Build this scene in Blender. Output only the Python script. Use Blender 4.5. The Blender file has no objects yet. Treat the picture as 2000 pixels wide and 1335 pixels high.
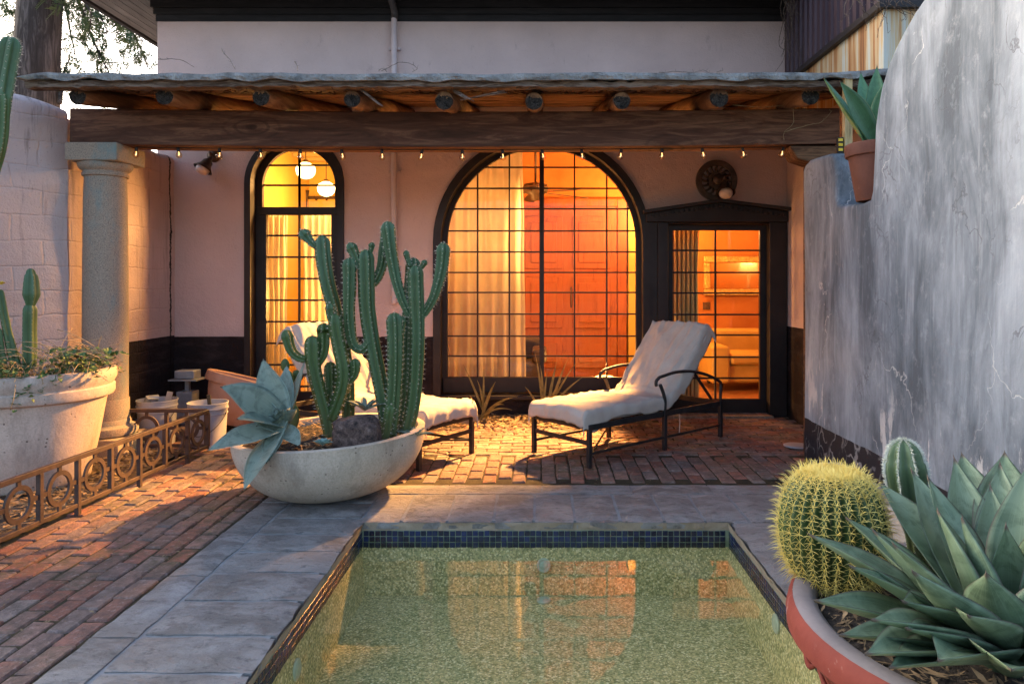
import bpy, bmesh, math, random
from mathutils import Vector, Matrix, noise, geometry
random.seed(7)
R = math.radians
sc = bpy.context.scene
col = sc.collection
# ---------------------------------------------------------------- camera
FPX, PX, PY, EYE = 1400.0, 1055.0, 550.0, 1.43
cam_d = bpy.data.cameras.new('camera')
cam = bpy.data.objects.new('camera', cam_d); col.objects.link(cam)
cam.location = (0, 0, EYE); cam.rotation_euler = (R(90), 0, 0)
cam_d.sensor_fit = 'HORIZONTAL'; cam_d.sensor_width = 36; cam_d.lens = FPX/2000*36
cam_d.shift_x = (1000-PX)/2000; cam_d.shift_y = -(667.5-PY)/2000
cam_d.clip_start = 0.05; cam_d.clip_end = 3000
sc.camera = cam
# ---------------------------------------------------------------- sky and sun (soft dusk light)
SUN_EL, SUN_ROT = R(20), R(305)
w = bpy.data.worlds.new('World'); sc.world = w; w.use_nodes = True
nt = w.node_tree
sky = nt.nodes.new('ShaderNodeTexSky'); sky.sky_type = 'NISHITA'; sky.sun_disc = False
sky.sun_elevation = SUN_EL; sky.sun_rotation = SUN_ROT; sky.air_density = 0.8; sky.dust_density = 3.0; sky.ozone_density = 1.0
bg = nt.nodes['Background']; bg.inputs[1].default_value = 0.15
nt.links.new(sky.outputs[0], bg.inputs[0])
sd = bpy.data.lights.new('sun', 'SUN'); sd.energy = 0.5; sd.angle = R(50); sd.color = (1, .97, .93)
so = bpy.data.objects.new('sun', sd); col.objects.link(so)
sv = Vector((math.sin(SUN_ROT)*math.cos(SUN_EL), math.cos(SUN_ROT)*math.cos(SUN_EL), math.sin(SUN_EL)))
so.rotation_euler = sv.to_track_quat('Z', 'Y').to_euler(); so.location = (-6, -8, 12)
vs = sc.view_settings
sc.display_settings.display_device = 'sRGB'
vs.view_transform = 'Standard'; vs.look = 'None'; vs.gamma = 1; vs.exposure = 2.1; vs.use_curve_mapping = False
sc.cycles.use_denoising = True
sc.cycles.caustics_reflective = False; sc.cycles.caustics_refractive = False
sc.cycles.max_bounces = 10; sc.cycles.transparent_max_bounces = 16; sc.cycles.diffuse_bounces = 4
sc.cycles.sample_clamp_indirect = 6
# ---------------------------------------------------------------- pixel helpers
def at(px, py, Y): return Vector(((px-PX)*Y/FPX, Y, EYE-(py-PY)*Y/FPX))
def gr(px, py, z=0.0):
    Y = (EYE-z)*FPX/(py-PY); return at(px, py, Y)
# ---------------------------------------------------------------- object helpers
WM = {}
def tag(o, label=None, cat=None, group=None, kind=None):
    if label: o['label'] = label
    if cat: o['category'] = cat
    if group: o['group'] = group
    if kind: o['kind'] = kind
    return o
def thing(name, label, cat, loc=(0,0,0), rz=0, group=None, rx=0, ry=0):
    o = bpy.data.objects.new(name, None); col.objects.link(o); o.empty_display_size = .1
    o.location = loc; o.rotation_euler = (rx, ry, rz)
    WM[o.name] = Matrix.LocRotScale(Vector(loc), o.rotation_euler, None)
    return tag(o, label, cat, group)
def link(name, me, parent=None, local=False):
    o = bpy.data.objects.new(name, me); col.objects.link(o)
    M = Matrix.Identity(4)
    if parent is not None:
        o.parent = parent
        if local: M = WM.get(parent.name, Matrix.Identity(4))
        else: o.matrix_parent_inverse = WM.get(parent.name, Matrix.Identity(4)).inverted()
    WM[o.name] = M.copy()
    return o
class MB:
    def __init__(s): s.v = []; s.f = []; s.uv = None
    def add(s, vs, fs):
        b = len(s.v); s.v += [tuple(p) for p in vs]; s.f += [tuple(i+b for i in f) for f in fs]; return s
    def box(s, x0, x1, y0, y1, z0, z1):
        return s.add([(x0,y0,z0),(x1,y0,z0),(x1,y1,z0),(x0,y1,z0),(x0,y0,z1),(x1,y0,z1),(x1,y1,z1),(x0,y1,z1)],
                     [(0,3,2,1),(4,5,6,7),(0,1,5,4),(1,2,6,5),(2,3,7,6),(3,0,4,7)])
    def tube(s, pts, rad, n=8, cap=True, prof=None):
        pts = [Vector(p) for p in pts]; m = len(pts)
        if not hasattr(rad, '__len__'): rad = [rad]*m
        t0 = (pts[1]-pts[0]).normalized()
        up = Vector((0,0,1)) if abs(t0.z) < .9 else Vector((0,1,0))
        a = t0.cross(up).normalized(); vs = []; fs = []
        for i in range(m):
            t = (pts[min(i+1,m-1)]-pts[max(i-1,0)]).normalized()
            a = (a - t*a.dot(t)).normalized(); b = t.cross(a)
            for k in range(n):
                th = 2*math.pi*k/n; q = 1 if prof is None else prof(th, i)
                vs.append(pts[i] + (a*math.cos(th)+b*math.sin(th))*rad[i]*q)
        for i in range(m-1):
            for k in range(n):
                k2 = (k+1) % n
                fs.append((i*n+k, i*n+k2, (i+1)*n+k2, (i+1)*n+k))
        if cap:
            fs.append(tuple(range(n-1,-1,-1))); fs.append(tuple((m-1)*n+k for k in range(n)))
        return s.add(vs, fs)
    def bar(s, p, q, wx, wz=None, up=(0,0,1)):
        p, q = Vector(p), Vector(q); wz = wz or wx
        t = (q-p).normalized(); u = Vector(up)
        if abs(t.dot(u)) > .95: u = Vector((0,1,0))
        a = t.cross(u).normalized()*wx/2; b = a.cross(t).normalized()*wz/2
        vs = [p-a-b, p+a-b, p+a+b, p-a+b, q-a-b, q+a-b, q+a+b, q-a+b]
        return s.add(vs, [(0,1,2,3),(7,6,5,4),(0,4,5,1),(1,5,6,2),(2,6,7,3),(3,7,4,0)])
    def lathe(s, prof, c=(0,0,0), n=32, wob=0, cap=True, tilt=None):
        vs = []; fs = []; m = len(prof)
        for (r, z) in prof:
            for k in range(n):
                th = 2*math.pi*k/n; rr = r*(1+wob*noise.noise((math.cos(th)*1.5, math.sin(th)*1.5, z*3+c[0])))
                p = Vector((rr*math.cos(th), rr*math.sin(th), z))
                if tilt is not None: p = tilt @ p
                vs.append(p+Vector(c))
        for i in range(m-1):
            for k in range(n):
                k2 = (k+1) % n; fs.append((i*n+k, i*n+k2, (i+1)*n+k2, (i+1)*n+k))
        if cap:
            if prof[0][0] > 1e-4: fs.append(tuple(range(n-1,-1,-1)))
            if prof[-1][0] > 1e-4: fs.append(tuple((m-1)*n+k for k in range(n)))
        return s.add(vs, fs)
    def prism(s, poly, f0, f1):
        n = len(poly); vs = [f0(p) for p in poly]+[f1(p) for p in poly]
        fs = [tuple(range(n)), tuple(range(2*n-1, n-1, -1))]+[(i, (i+1)%n, n+(i+1)%n, n+i) for i in range(n)]
        return s.add(vs, fs)
    def grid(s, n, m, fn):
        vs = [fn(i/n, j/m) for i in range(n+1) for j in range(m+1)]
        return s.add(vs, [(i*(m+1)+j, (i+1)*(m+1)+j, (i+1)*(m+1)+j+1, i*(m+1)+j+1) for i in range(n) for j in range(m)])
    def mesh(s, name, mat, smooth=False, fix=True):
        me = bpy.data.meshes.new(name); me.from_pydata(s.v, [], s.f)
        if fix:
            bm = bmesh.new(); bm.from_mesh(me); bmesh.ops.recalc_face_normals(bm, faces=bm.faces); bm.to_mesh(me); bm.free()
        if s.uv:
            l = me.uv_layers.new(name='UVMap')
            for lp in me.loops: l.data[lp.index].uv = s.uv[lp.vertex_index]
        me.materials.append(mat)
        if smooth: me.polygons.foreach_set('use_smooth', [True]*len(me.polygons))
        me.update(); return me
    def build(s, name, mat, parent=None, smooth=False, local=False, bevel=0, seg=2, solid=0, sub=0, fix=True, auto=False):
        o = link(name, s.mesh(name, mat, smooth, fix), parent, local)
        if solid:
            md = o.modifiers.new('solid', 'SOLIDIFY'); md.thickness = solid; md.offset = 0
        if bevel:
            md = o.modifiers.new('bevel', 'BEVEL'); md.width = bevel; md.segments = seg; md.limit_method = 'ANGLE'; md.angle_limit = R(40)
            o.data.polygons.foreach_set('use_smooth', [True]*len(o.data.polygons))
            md.harden_normals = True
        if sub:
            md = o.modifiers.new('sub', 'SUBSURF'); md.levels = sub; md.render_levels = sub
        if auto: o.data.set_sharp_from_angle(angle=R(35))
        return o
def copy_tree(o, parent=None):
    c = o.copy(); col.objects.link(c)
    if parent is not None: c.parent = parent
    for ch in o.children: copy_tree(ch, c)
    return c
def bez(p0, p1, p2, n):
    p0, p1, p2 = Vector(p0), Vector(p1), Vector(p2)
    return [p0*(1-t)**2+p1*2*t*(1-t)+p2*t*t for t in [i/n for i in range(n+1)]]
def smooth_path(pts, n=6):
    pts = [Vector(p) for p in pts]; out = []
    for i in range(len(pts)-1):
        a = pts[max(i-1,0)]; b = pts[i]; c = pts[i+1]; d = pts[min(i+2,len(pts)-1)]
        for k in range(n):
            t = k/n
            out.append(.5*((2*b)+(c-a)*t+(2*a-5*b+4*c-d)*t*t+(3*b-a-3*c+d)*t**3))
    out.append(pts[-1]); return out
def fill(poly, holes, f):
    pl = [[Vector((p[0], p[1], 0)) for p in poly]]+[[Vector((p[0], p[1], 0)) for p in h] for h in holes]
    tris = geometry.tessellate_polygon(pl); flat = [p for l in pl for p in l]
    return [f(p) for p in flat], [tuple(t) for t in tris]
def clip_poly(poly, inside, isect):
    out = []
    for i in range(len(poly)):
        a, b = poly[i-1], poly[i]
        ia, ib = inside(a), inside(b)
        if ib:
            if not ia: out.append(isect(a, b))
            out.append(b)
        elif ia: out.append(isect(a, b))
    return out
def clip_convex(poly, cl):
    for i in range(len(cl)):
        p, q = cl[i], cl[(i+1) % len(cl)]
        def side(r): return (q[0]-p[0])*(r[1]-p[1])-(q[1]-p[1])*(r[0]-p[0])
        def ins(r): return side(r) >= -1e-9
        def isc(a, b):
            sa, sb = side(a), side(b); t = sa/(sa-sb)
            return (a[0]+(b[0]-a[0])*t, a[1]+(b[1]-a[1])*t)
        if not poly: return []
        poly = clip_poly(poly, ins, isc)
    return poly
# ---------------------------------------------------------------- material helpers
class NM:
    def __init__(s, name):
        s.m = bpy.data.materials.new(name); s.m.use_nodes = True; s.t = s.m.node_tree
        s.b = s.t.nodes['Principled BSDF']; s.o = s.t.nodes['Material Output']
        s._c = None
    def n(s, ty, **kw):
        nd = s.t.nodes.new(ty)
        for k, v in kw.items(): setattr(nd, k, v)
        return nd
    def L(s, a, b): s.t.links.new(a, b)
    def put(s, sock, v):
        if isinstance(v, bpy.types.NodeSocket): s.L(v, sock)
        elif v is not None:
            if hasattr(v, '__len__') and len(v) == 3 and sock.type == 'RGBA': v = (*v, 1)
            sock.default_value = v
    def co(s, scale=(1,1,1), kind='Object', off=None):
        if s._c is None: s._c = s.n('ShaderNodeTexCoord')
        mp = s.n('ShaderNodeMapping'); s.L(s._c.outputs[kind], mp.inputs[0]); mp.inputs['Scale'].default_value = scale
        if off is not None: s.put(mp.inputs['Location'], off)
        return mp.outputs[0]
    def rnd(s):
        oi = s.n('ShaderNodeObjectInfo'); g = s.n('ShaderNodeNewGeometry')
        a = s.math('ADD', oi.outputs['Random'], g.outputs['Random Per Island'])
        return s.math('FRACT', a)
    def noise(s, scale=5, detail=5, rough=.55, vec=None, dist=0):
        nd = s.n('ShaderNodeTexNoise'); nd.inputs['Scale'].default_value = scale; nd.inputs['Detail'].default_value = detail
        nd.inputs['Roughness'].default_value = rough; nd.inputs['Distortion'].default_value = dist
        s.L(vec if vec is not None else s.co(), nd.inputs['Vector']); return nd.outputs['Fac']
    def vor(s, scale=5, feat='F1', vec=None, out='Distance', rnd=1):
        nd = s.n('ShaderNodeTexVoronoi', feature=feat); nd.inputs['Scale'].default_value = scale; nd.inputs['Randomness'].default_value = rnd
        s.L(vec if vec is not None else s.co(), nd.inputs['Vector']); return nd.outputs[out]
    def ramp(s, fac, stops, interp='LINEAR'):
        nd = s.n('ShaderNodeValToRGB'); cr = nd.color_ramp; cr.interpolation = interp
        while len(cr.elements) > 1: cr.elements.remove(cr.elements[-1])
        for i, (p, c) in enumerate(stops):
            e = cr.elements[0] if i == 0 else cr.elements.new(p)
            e.position = p
            if not hasattr(c, '__len__'): c = (c, c, c)
            e.color = (*c, 1)
        s.put(nd.inputs[0], fac); return nd.outputs[0]
    def mix(s, fac, a, b, mode='MIX'):
        nd = s.n('ShaderNodeMix', data_type='RGBA', blend_type=mode)
        s.put(nd.inputs[0], fac); s.put(nd.inputs[6], a); s.put(nd.inputs[7], b); return nd.outputs[2]
    def math(s, op, a, b=None, c=None):
        nd = s.n('ShaderNodeMath', operation=op)
        s.put(nd.inputs[0], a)
        if b is not None: s.put(nd.inputs[1], b)
        if c is not None: s.put(nd.inputs[2], c)
        return nd.outputs[0]
    def sep(s, vec):
        nd = s.n('ShaderNodeSeparateXYZ'); s.L(vec, nd.inputs[0]); return nd.outputs
    def bump(s, h, strength=.3, dist=.01, prev=None):
        nd = s.n('ShaderNodeBump'); nd.inputs['Strength'].default_value = strength; nd.inputs['Distance'].default_value = dist
        s.put(nd.inputs['Height'], h)
        if prev is not None: s.L(prev, nd.inputs['Normal'])
        return nd.outputs[0]
    def fin(s, color=None, rough=.8, normal=None, metal=0, spec=.3, **kw):
        s.put(s.b.inputs['Base Color'], color); s.put(s.b.inputs['Roughness'], rough)
        s.put(s.b.inputs['Metallic'], metal); s.put(s.b.inputs['Specular IOR Level'], spec)
        if normal is not None: s.L(normal, s.b.inputs['Normal'])
        for k, v in kw.items(): s.put(s.b.inputs[k], v)
        return s.m
def simple(name, c1, c2, scale=6, rough=.7, bump=.2, bscale=40, bdist=.004, metal=0, spec=.3, stretch=(1,1,1), **kw):
    m = NM(name); v = m.co(stretch)
    f = m.noise(scale, 6, .6, v)
    c = m.mix(m.ramp(f, [(.3, 0), (.7, 1)]), c1, c2)
    return m.fin(c, rough, m.bump(m.noise(bscale, 4, .6, v), bump, bdist), metal, spec, **kw)
def mul(c, k): return tuple(x*k for x in c)
MAT = {}
# painted stucco, optional black dado below a height
def stucco(name, base, dado=None, brick=0, stain=.5, crackY=None):
    m = NM(name); v = m.co(); x = m.sep(v)
    f = m.noise(1.3, 5, .6, v)
    c = m.mix(m.ramp(f, [(.3, 0), (.75, 1)]), mul(base, .88), mul(base, 1.08))
    sp = m.noise(9, 8, .72, m.co((1, 1, .35)))
    c = m.mix(m.ramp(sp, [(.62, 0), (.72, stain)]), c, mul(base, .35))
    fl = m.noise(60, 3, .5, v)
    c = m.mix(m.ramp(fl, [(.68, 0), (.74, stain*.8)]), c, mul(base, .45))
    pt = m.math('MULTIPLY', m.noise(.9, 3, .5, m.co((1, 1, 1.7), off=(3, 1, 7))), 1.0)
    c = m.mix(m.ramp(pt, [(.56, 0), (.64, .25)]), c, mul(base, 1.2))
    h = m.math('ADD', m.noise(7, 6, .6, v), m.math('MULTIPLY', m.noise(70, 4, .6, v), .35))
    if stain > .4:   # dark run marks down from the top
        st = m.noise(5, 6, .7, m.co((3, 3, .22)))
        top = m.ramp(m.math('MULTIPLY', x[2], .33), [(.3, 0), (.98, .75)])
        c = m.mix(m.math('MULTIPLY', m.ramp(st, [(.53, 0), (.68, 1)]), top), c, (.05, .035, .03))
    if brick:
        bt = m.n('ShaderNodeTexBrick'); bt.inputs['Scale'].default_value = 1
        bt.inputs['Brick Width'].default_value = .4; bt.inputs['Row Height'].default_value = .2; bt.inputs['Mortar Size'].default_value = .012; bt.inputs['Mortar Smooth'].default_value = 1
        cb = m.n('ShaderNodeCombineXYZ')
        wob = m.math('MULTIPLY', m.noise(2, 4, .6, v), .09)
        m.L(m.math('ADD', x[1], wob), cb.inputs[0]); m.L(m.math('ADD', x[2], wob), cb.inputs[1]); m.L(cb.outputs[0], bt.inputs[0])
        h = m.math('SUBTRACT', h, m.math('MULTIPLY', bt.outputs['Fac'], .5*brick))
        gm = m.math('MULTIPLY', bt.outputs['Fac'], m.ramp(m.noise(3, 5, .7, m.co(off=(5, 5, 5))), [(.58, 0), (.72, .6)]))
        c = m.mix(gm, c, mul(base, .4))
    if dado is not None:
        e = m.math('ADD', x[2], m.math('MULTIPLY', m.noise(4, 2, .5, v), .012))
        k = m.math('LESS_THAN', e, dado+.006)
        sm = m.noise(3, 6, .65, m.co((1, .6, 3)))
        dk = m.mix(m.ramp(sm, [(.5, 0), (.75, .55)]), (.018, .012, .012), (.085, .06, .055))
        c = m.mix(k, c, dk)
    if crackY is not None:
        d = m.math('ABSOLUTE', m.math('SUBTRACT', x[1], m.math('ADD', crackY, m.math('MULTIPLY', m.noise(5, 6, .8, v), .12))))
        c = m.mix(m.ramp(d, [(.008, 1), (.02, 0)]), c, (.012, .008, .006))
    return m.fin(c, .85, m.bump(h, .8, .022), 0, .2)
PINK = (.58, .43, .39)
MAT['facade'] = stucco('facade_stucco', PINK, .846, 0, .3)
MAT['pinkwall'] = stucco('pink_painted_block', (.54, .39, .34), .86, .5, .75, 7.50)
MAT['pinknear'] = stucco('pink_rough_stucco', (.58, .46, .43), None, .5, .75)
MAT['sidewall'] = stucco('side_stucco', PINK, .96, 0, .15)
def grey_stucco():
    m = NM('blue_grey_weathered_stucco'); v = m.co(); x = m.sep(v)
    s1 = m.noise(3.2, 9, .7, m.co((1.2, 1.2, .32), off=(0, 0, 2)), .5)
    s2 = m.noise(26, 6, .7, m.co((1, 1, .05)))
    big = m.noise(.85, 5, .58, m.co((1, 1.2, .7), off=(2, 4.6, 1)), .6)
    c = m.ramp(m.math('ADD', m.math('MULTIPLY', s1, .5), m.math('MULTIPLY', big, .6)), [(.43, (.1, .115, .132)), (.5, (.18, .203, .228)), (.565, (.27, .298, .33)), (.65, (.37, .4, .438))])
    c = m.mix(m.ramp(s2, [(.5, 0), (.75, .33)]), c, (.09, .095, .105))
    c = m.mix(m.ramp(m.noise(20, 6, .7, m.co((1, 1, .07), off=(9, 0, 0))), [(.56, 0), (.75, .3)]), c, (.55, .57, .6))
    c = m.mix(m.ramp(m.noise(11, 8, .75, m.co((1, 1, .8), off=(1, 8, 3))), [(.55, 0), (.7, .35)]), c, (.46, .48, .5))
    dn = m.n('ShaderNodeVectorMath', operation='ADD'); nz = m.n('ShaderNodeTexNoise'); nz.inputs['Scale'].default_value = 3; nz.inputs['Detail'].default_value = 6
    m.L(v, nz.inputs[0]); sc_ = m.n('ShaderNodeVectorMath', operation='SCALE'); m.L(nz.outputs['Color'], sc_.inputs[0]); sc_.inputs['Scale'].default_value = .55
    m.L(m.co((1, 1, .55)), dn.inputs[0]); m.L(sc_.outputs[0], dn.inputs[1])
    cr = m.vor(1.35, 'DISTANCE_TO_EDGE', dn.outputs[0])
    ck = m.math('MULTIPLY', m.ramp(cr, [(.0015, 1), (.005, 0)]), m.ramp(m.noise(1.6, 3, .5, m.co(off=(7, 7, 3))), [(.54, 0), (.62, .75)]))
    c = m.mix(ck, c, (.62, .6, .57))
    cr2 = m.vor(4.2, 'DISTANCE_TO_EDGE', dn.outputs[0])
    ck2 = m.math('MULTIPLY', m.ramp(cr2, [(.008, 1), (.02, 0)]), m.ramp(m.noise(1.9, 3, .5, m.co(off=(1, 7, 9))), [(.53, 0), (.62, .6)]))
    c = m.mix(ck2, c, (.1, .1, .11))
    # lime bloom patches low on the wall
    bl = m.math('MULTIPLY', m.ramp(m.noise(3.6, 7, .7, m.co((1, 1.5, .42), off=(0, 2.2, 0))), [(.57, 0), (.61, .8)]), m.ramp(x[2], [(.5, 1), (.95, 0)]))
    c = m.mix(bl, c, (.68, .64, .6))
    # blackened band at the foot
    k = m.math('LESS_THAN', m.math('ADD', x[2], m.math('MULTIPLY', m.noise(6, 3, .5, v), .02)), .375)
    dv = m.vor(6, 'DISTANCE_TO_EDGE', dn.outputs[0])
    dk = m.mix(m.math('MULTIPLY', m.ramp(dv, [(.02, 1), (.07, 0)]), m.ramp(m.noise(5, 5, .6, v), [(.42, 0), (.6, .8)])), (.02, .018, .022), (.3, .28, .27))
    c = m.mix(k, c, dk)
    h = m.math('ADD', m.noise(9, 8, .68, v), m.math('MULTIPLY', s2, .15))
    h = m.math('SUBTRACT', h, m.math('MULTIPLY', m.math('MAXIMUM', ck, ck2), .5))
    return m.fin(c, .8, m.bump(h, .5, .01), 0, .25)
MAT['grey'] = grey_stucco()
def concrete(name, c1, c2, pit=1, scale=3):
    m = NM(name); v = m.co(); x = m.sep(v)
    c = m.mix(m.ramp(m.noise(scale, 7, .65, v), [(.32, 0), (.7, 1)]), c1, c2)
    c = m.mix(m.ramp(m.noise(5, 7, .72, m.co((1, 1, .22))), [(.5, 0), (.68, .55)]), c, mul(c1, .45))
    pv = m.vor(26, 'F1', v); pm = m.math('MULTIPLY', m.ramp(pv, [(.1, 1), (.2, 0)]), m.ramp(m.noise(12, 2, .5, v), [(.52, 0), (.58, 1)]))
    c = m.mix(m.math('MULTIPLY', pm, .8*pit), c, mul(c1, .25))
    c = m.mix(m.ramp(m.noise(90, 3, .6, v), [(.4, 0), (.7, .35)]), c, mul(c1, .5))
    h = m.math('SUBTRACT', m.noise(30, 6, .65, v), m.math('MULTIPLY', pm, 1.2))
    return m.fin(c, .85, m.bump(h, .45, .006), 0, .2)
MAT['bowl'] = concrete('cast_concrete', (.47, .38, .29), (.66, .56, .45))
MAT['bigpot'] = concrete('pitted_pale_stone', (.47, .36, .29), (.64, .52, .43), 1.2, 2)
MAT['granite'] = None
def granite():
    m = NM('speckled_cast_stone'); v = m.co()
    c = m.ramp(m.noise(140, 4, .7, v), [(.3, (.1, .08, .06)), (.45, (.28, .22, .165)), (.6, (.38, .3, .225)), (.75, (.5, .41, .32))])
    c = m.mix(m.ramp(m.noise(2.2, 6, .65, m.co((1.6, 1.6, .8), off=(0, 3, 0))), [(.52, 0), (.66, .6)]), c, (.13, .25, .26))
    return m.fin(c, .85, m.bump(m.noise(90, 4, .6, v), .5, .004), 0, .25)
MAT['granite'] = granite()
def wood(name, dark, light, axis='X', scale=1.0, rough=.75, knots=True, grain=14):
    m = NM(name); st = {'X': (.12, 1, 1), 'Y': (1, .12, 1), 'Z': (1, 1, .12)}[axis]
    st = tuple(a*scale for a in st); v = m.co(st)
    nz = m.noise(3.2, 5, .6, v, .6)
    x = m.sep(v)
    wv = m.n('ShaderNodeTexNoise'); wv.inputs['Scale'].default_value = grain; wv.inputs['Detail'].default_value = 8; wv.inputs['Roughness'].default_value = .7; wv.inputs['Distortion'].default_value = 1.2
    m.L(v, wv.inputs[0])
    f = m.math('ADD', m.math('MULTIPLY', wv.outputs[0], .65), m.math('MULTIPLY', nz, .35))
    c = m.ramp(f, [(.34, mul(dark, .5)), (.47, dark), (.56, mul(light, .7)), (.68, light)])
    h = wv.outputs[0]
    if knots:
        kv = m.vor(1.25, 'F1', m.co(tuple({'X': (.75, .6, 1.7), 'Y': (1.7, .75, 1.7), 'Z': (1.7, 1.7, .75)}[axis])))
        rg = m.math('SINE', m.math('MULTIPLY', m.math('ADD', kv, m.math('MULTIPLY', nz, .12)), 75))
        km = m.ramp(kv, [(.1, 1), (.34, 0)])
        c = m.mix(m.math('MULTIPLY', km, m.ramp(rg, [(.3, 0), (.9, .6)])), c, mul(dark, .4))
        c = m.mix(m.ramp(kv, [(.035, .9), (.07, 0)]), c, mul(dark, .25))
    return m.fin(c, rough, m.bump(h, .5, .006), 0, .25)
MAT['beam'] = wood('stained_beam', (.1, .042, .024), (.29, .14, .08), 'X')
MAT['log'] = wood('peeled_log', (.12, .06, .032), (.3, .17, .09), 'Y', 1, .8, False)
MAT['plank'] = wood('rough_plank', (.1, .05, .028), (.28, .15, .08), 'X', 1.2, .9, False, 22)
MAT['edgewood'] = wood('weathered_edge_wood', (.07, .045, .032), (.27, .2, .155), 'X', 1.5, .95, False, 30)
MAT['twig'] = simple('dry_twig', (.12, .09, .075), (.3, .24, .2), 30)
MAT['lumber'] = wood('pale_lumber', (.5, .36, .17), (.72, .58, .34), 'Z', 1, .7, False, 30)
MAT['timber'] = wood('old_timber', (.2, .15, .11), (.4, .33, .26), 'Y', 1, .85, False)
def logend():
    m = NM('charred_log_end'); v = m.co((1, .2, 1))
    f = m.noise(38, 7, .75, v, 1.5); c = m.ramp(f, [(.38, (.004, .004, .004)), (.48, (.03, .025, .022)), (.62, (.07, .06, .052)), (.75, (.14, .12, .1))])
    return m.fin(c, .95, m.bump(f, .8, .015), 0, .15)
MAT['logend'] = logend()
MAT['roofing'] = simple('grey_roofing_coat', (.13, .128, .124), (.36, .36, .35), 9, .95, 1, 40, .03)
MAT['black'] = simple('black_brown_paint', (.014, .01, .01), (.03, .022, .02), 4, .5, .25, 30, .003)
MAT['fascia'] = wood('dark_painted_boards', (.012, .01, .011), (.03, .026, .028), 'X', 1.3, .6, False)
MAT['soffit'] = wood('grey_soffit_boards', (.11, .11, .115), (.2, .2, .21), 'Y', 1, .7, False)
MAT['iron'] = simple('rusty_brown_iron', (.045, .03, .026), (.1, .06, .045), 14, .6, .35, 60, .003, .2, .4)
MAT['blackiron'] = simple('black_wrought_iron', (.02, .019, .02), (.05, .045, .045), 12, .5, .35, 60, .003, .4, .4)
MAT['pipe'] = simple('painted_pipe', (.48, .38, .37), (.58, .46, .44), 6, .6, .15, 30)
MAT['darkpipe'] = simple('dark_pipe', (.05, .04, .04), (.1, .08, .075), 9, .6, .2, 30)
MAT['bronze'] = simple('aged_bronze', (.05, .032, .022), (.14, .09, .06), 14, .45, .3, 50, .003, .6, .5)
MAT['metalpanel'] = simple('purple_brown_metal', (.045, .026, .034), (.085, .052, .06), 3, .5, .2, 20, .003, .3, .4, (1, 1, .3))
def rustwall():
    m = NM('rust_streaked_panel'); s = m.noise(5, 8, .65, m.co((2.2, 2.2, .1)))
    c = m.ramp(s, [(.36, (.24, .1, .04)), (.46, (.42, .2, .075)), (.55, (.55, .4, .22)), (.63, (.5, .52, .46)), (.75, (.68, .5, .36))])
    return m.fin(c, .7, m.bump(s, .3, .006), 0, .3)
MAT['rust'] = rustwall()
def terracotta(name, c1, c2, white=.5):
    m = NM(name); v = m.co()
    c = m.mix(m.ramp(m.noise(5, 6, .65, v), [(.35, 0), (.7, 1)]), c1, c2)
    c = m.mix(m.ramp(m.noise(7, 7, .75, m.co((1, 1, .7), off=(4, 2, 1))), [(.6, 0), (.68, white)]), c, (.5, .42, .38))
    return m.fin(c, .75, m.bump(m.noise(40, 5, .6, v), .35, .005), 0, .3)
MAT['terra'] = terracotta('terracotta', (.11, .042, .03), (.17, .068, .046))
MAT['paleterra'] = terracotta('pale_terracotta', (.4, .22, .15), (.5, .3, .22), .3)
MAT['redpot'] = terracotta('red_glazed_clay', (.15, .026, .018), (.23, .048, .032), .45)
MAT['potrim'] = terracotta('worn_grey_rim', (.17, .15, .15), (.25, .22, .22), .3)
def brick():
    m = NM('old_paving_brick'); v = m.co(); r = m.rnd()
    g = m.n('ShaderNodeNewGeometry'); wv = m.n('ShaderNodeMapping'); m.L(g.outputs['Position'], wv.inputs[0]); p = wv.outputs[0]
    c = m.ramp(r, [(0, (.25, .095, .062)), (.18, (.32, .13, .085)), (.34, (.2, .125, .1)), (.5, (.34, .19, .135)), (.64, (.19, .155, .14)), (.76, (.38, .15, .1)), (.88, (.3, .22, .18)), (1, (.23, .11, .08))])
    c = m.mix(m.ramp(m.noise(9, 7, .75, p), [(.4, 0), (.62, .75)]), c, (.085, .066, .058))
    c = m.mix(m.ramp(m.noise(26, 5, .7, p), [(.55, 0), (.7, .65)]), c, (.4, .31, .27))
    moss = m.math('MULTIPLY', m.ramp(m.noise(1.4, 4, .6, p), [(.47, 0), (.62, 1)]), m.ramp(m.noise(18, 6, .7, p), [(.42, 0), (.62, .75)]))
    c = m.mix(moss, c, (.1, .088, .03))
    h = m.math('ADD', m.noise(22, 7, .7, p), m.math('MULTIPLY', m.noise(90, 4, .6, p), .4))
    return m.fin(c, .78, m.bump(h, .9, .014), 0, .35)
MAT['brick'] = brick()
MAT['sand'] = simple('joint_sand_and_moss', (.03, .022, .014), (.075, .06, .03), 9, .95, .8, 60, .01)
MAT['dirt'] = simple('dry_dirt', (.1, .075, .055), (.2, .15, .11), 6, .95, .8, 30, .02)
MAT['groundfar'] = simple('desert_ground', (.2, .16, .12), (.3, .25, .19), .4, .95, .5, 4, .03)
MAT['soil'] = simple('dark_potting_soil', (.02, .016, .013), (.07, .055, .045), 30, .95, 1, 45, .02)
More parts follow.
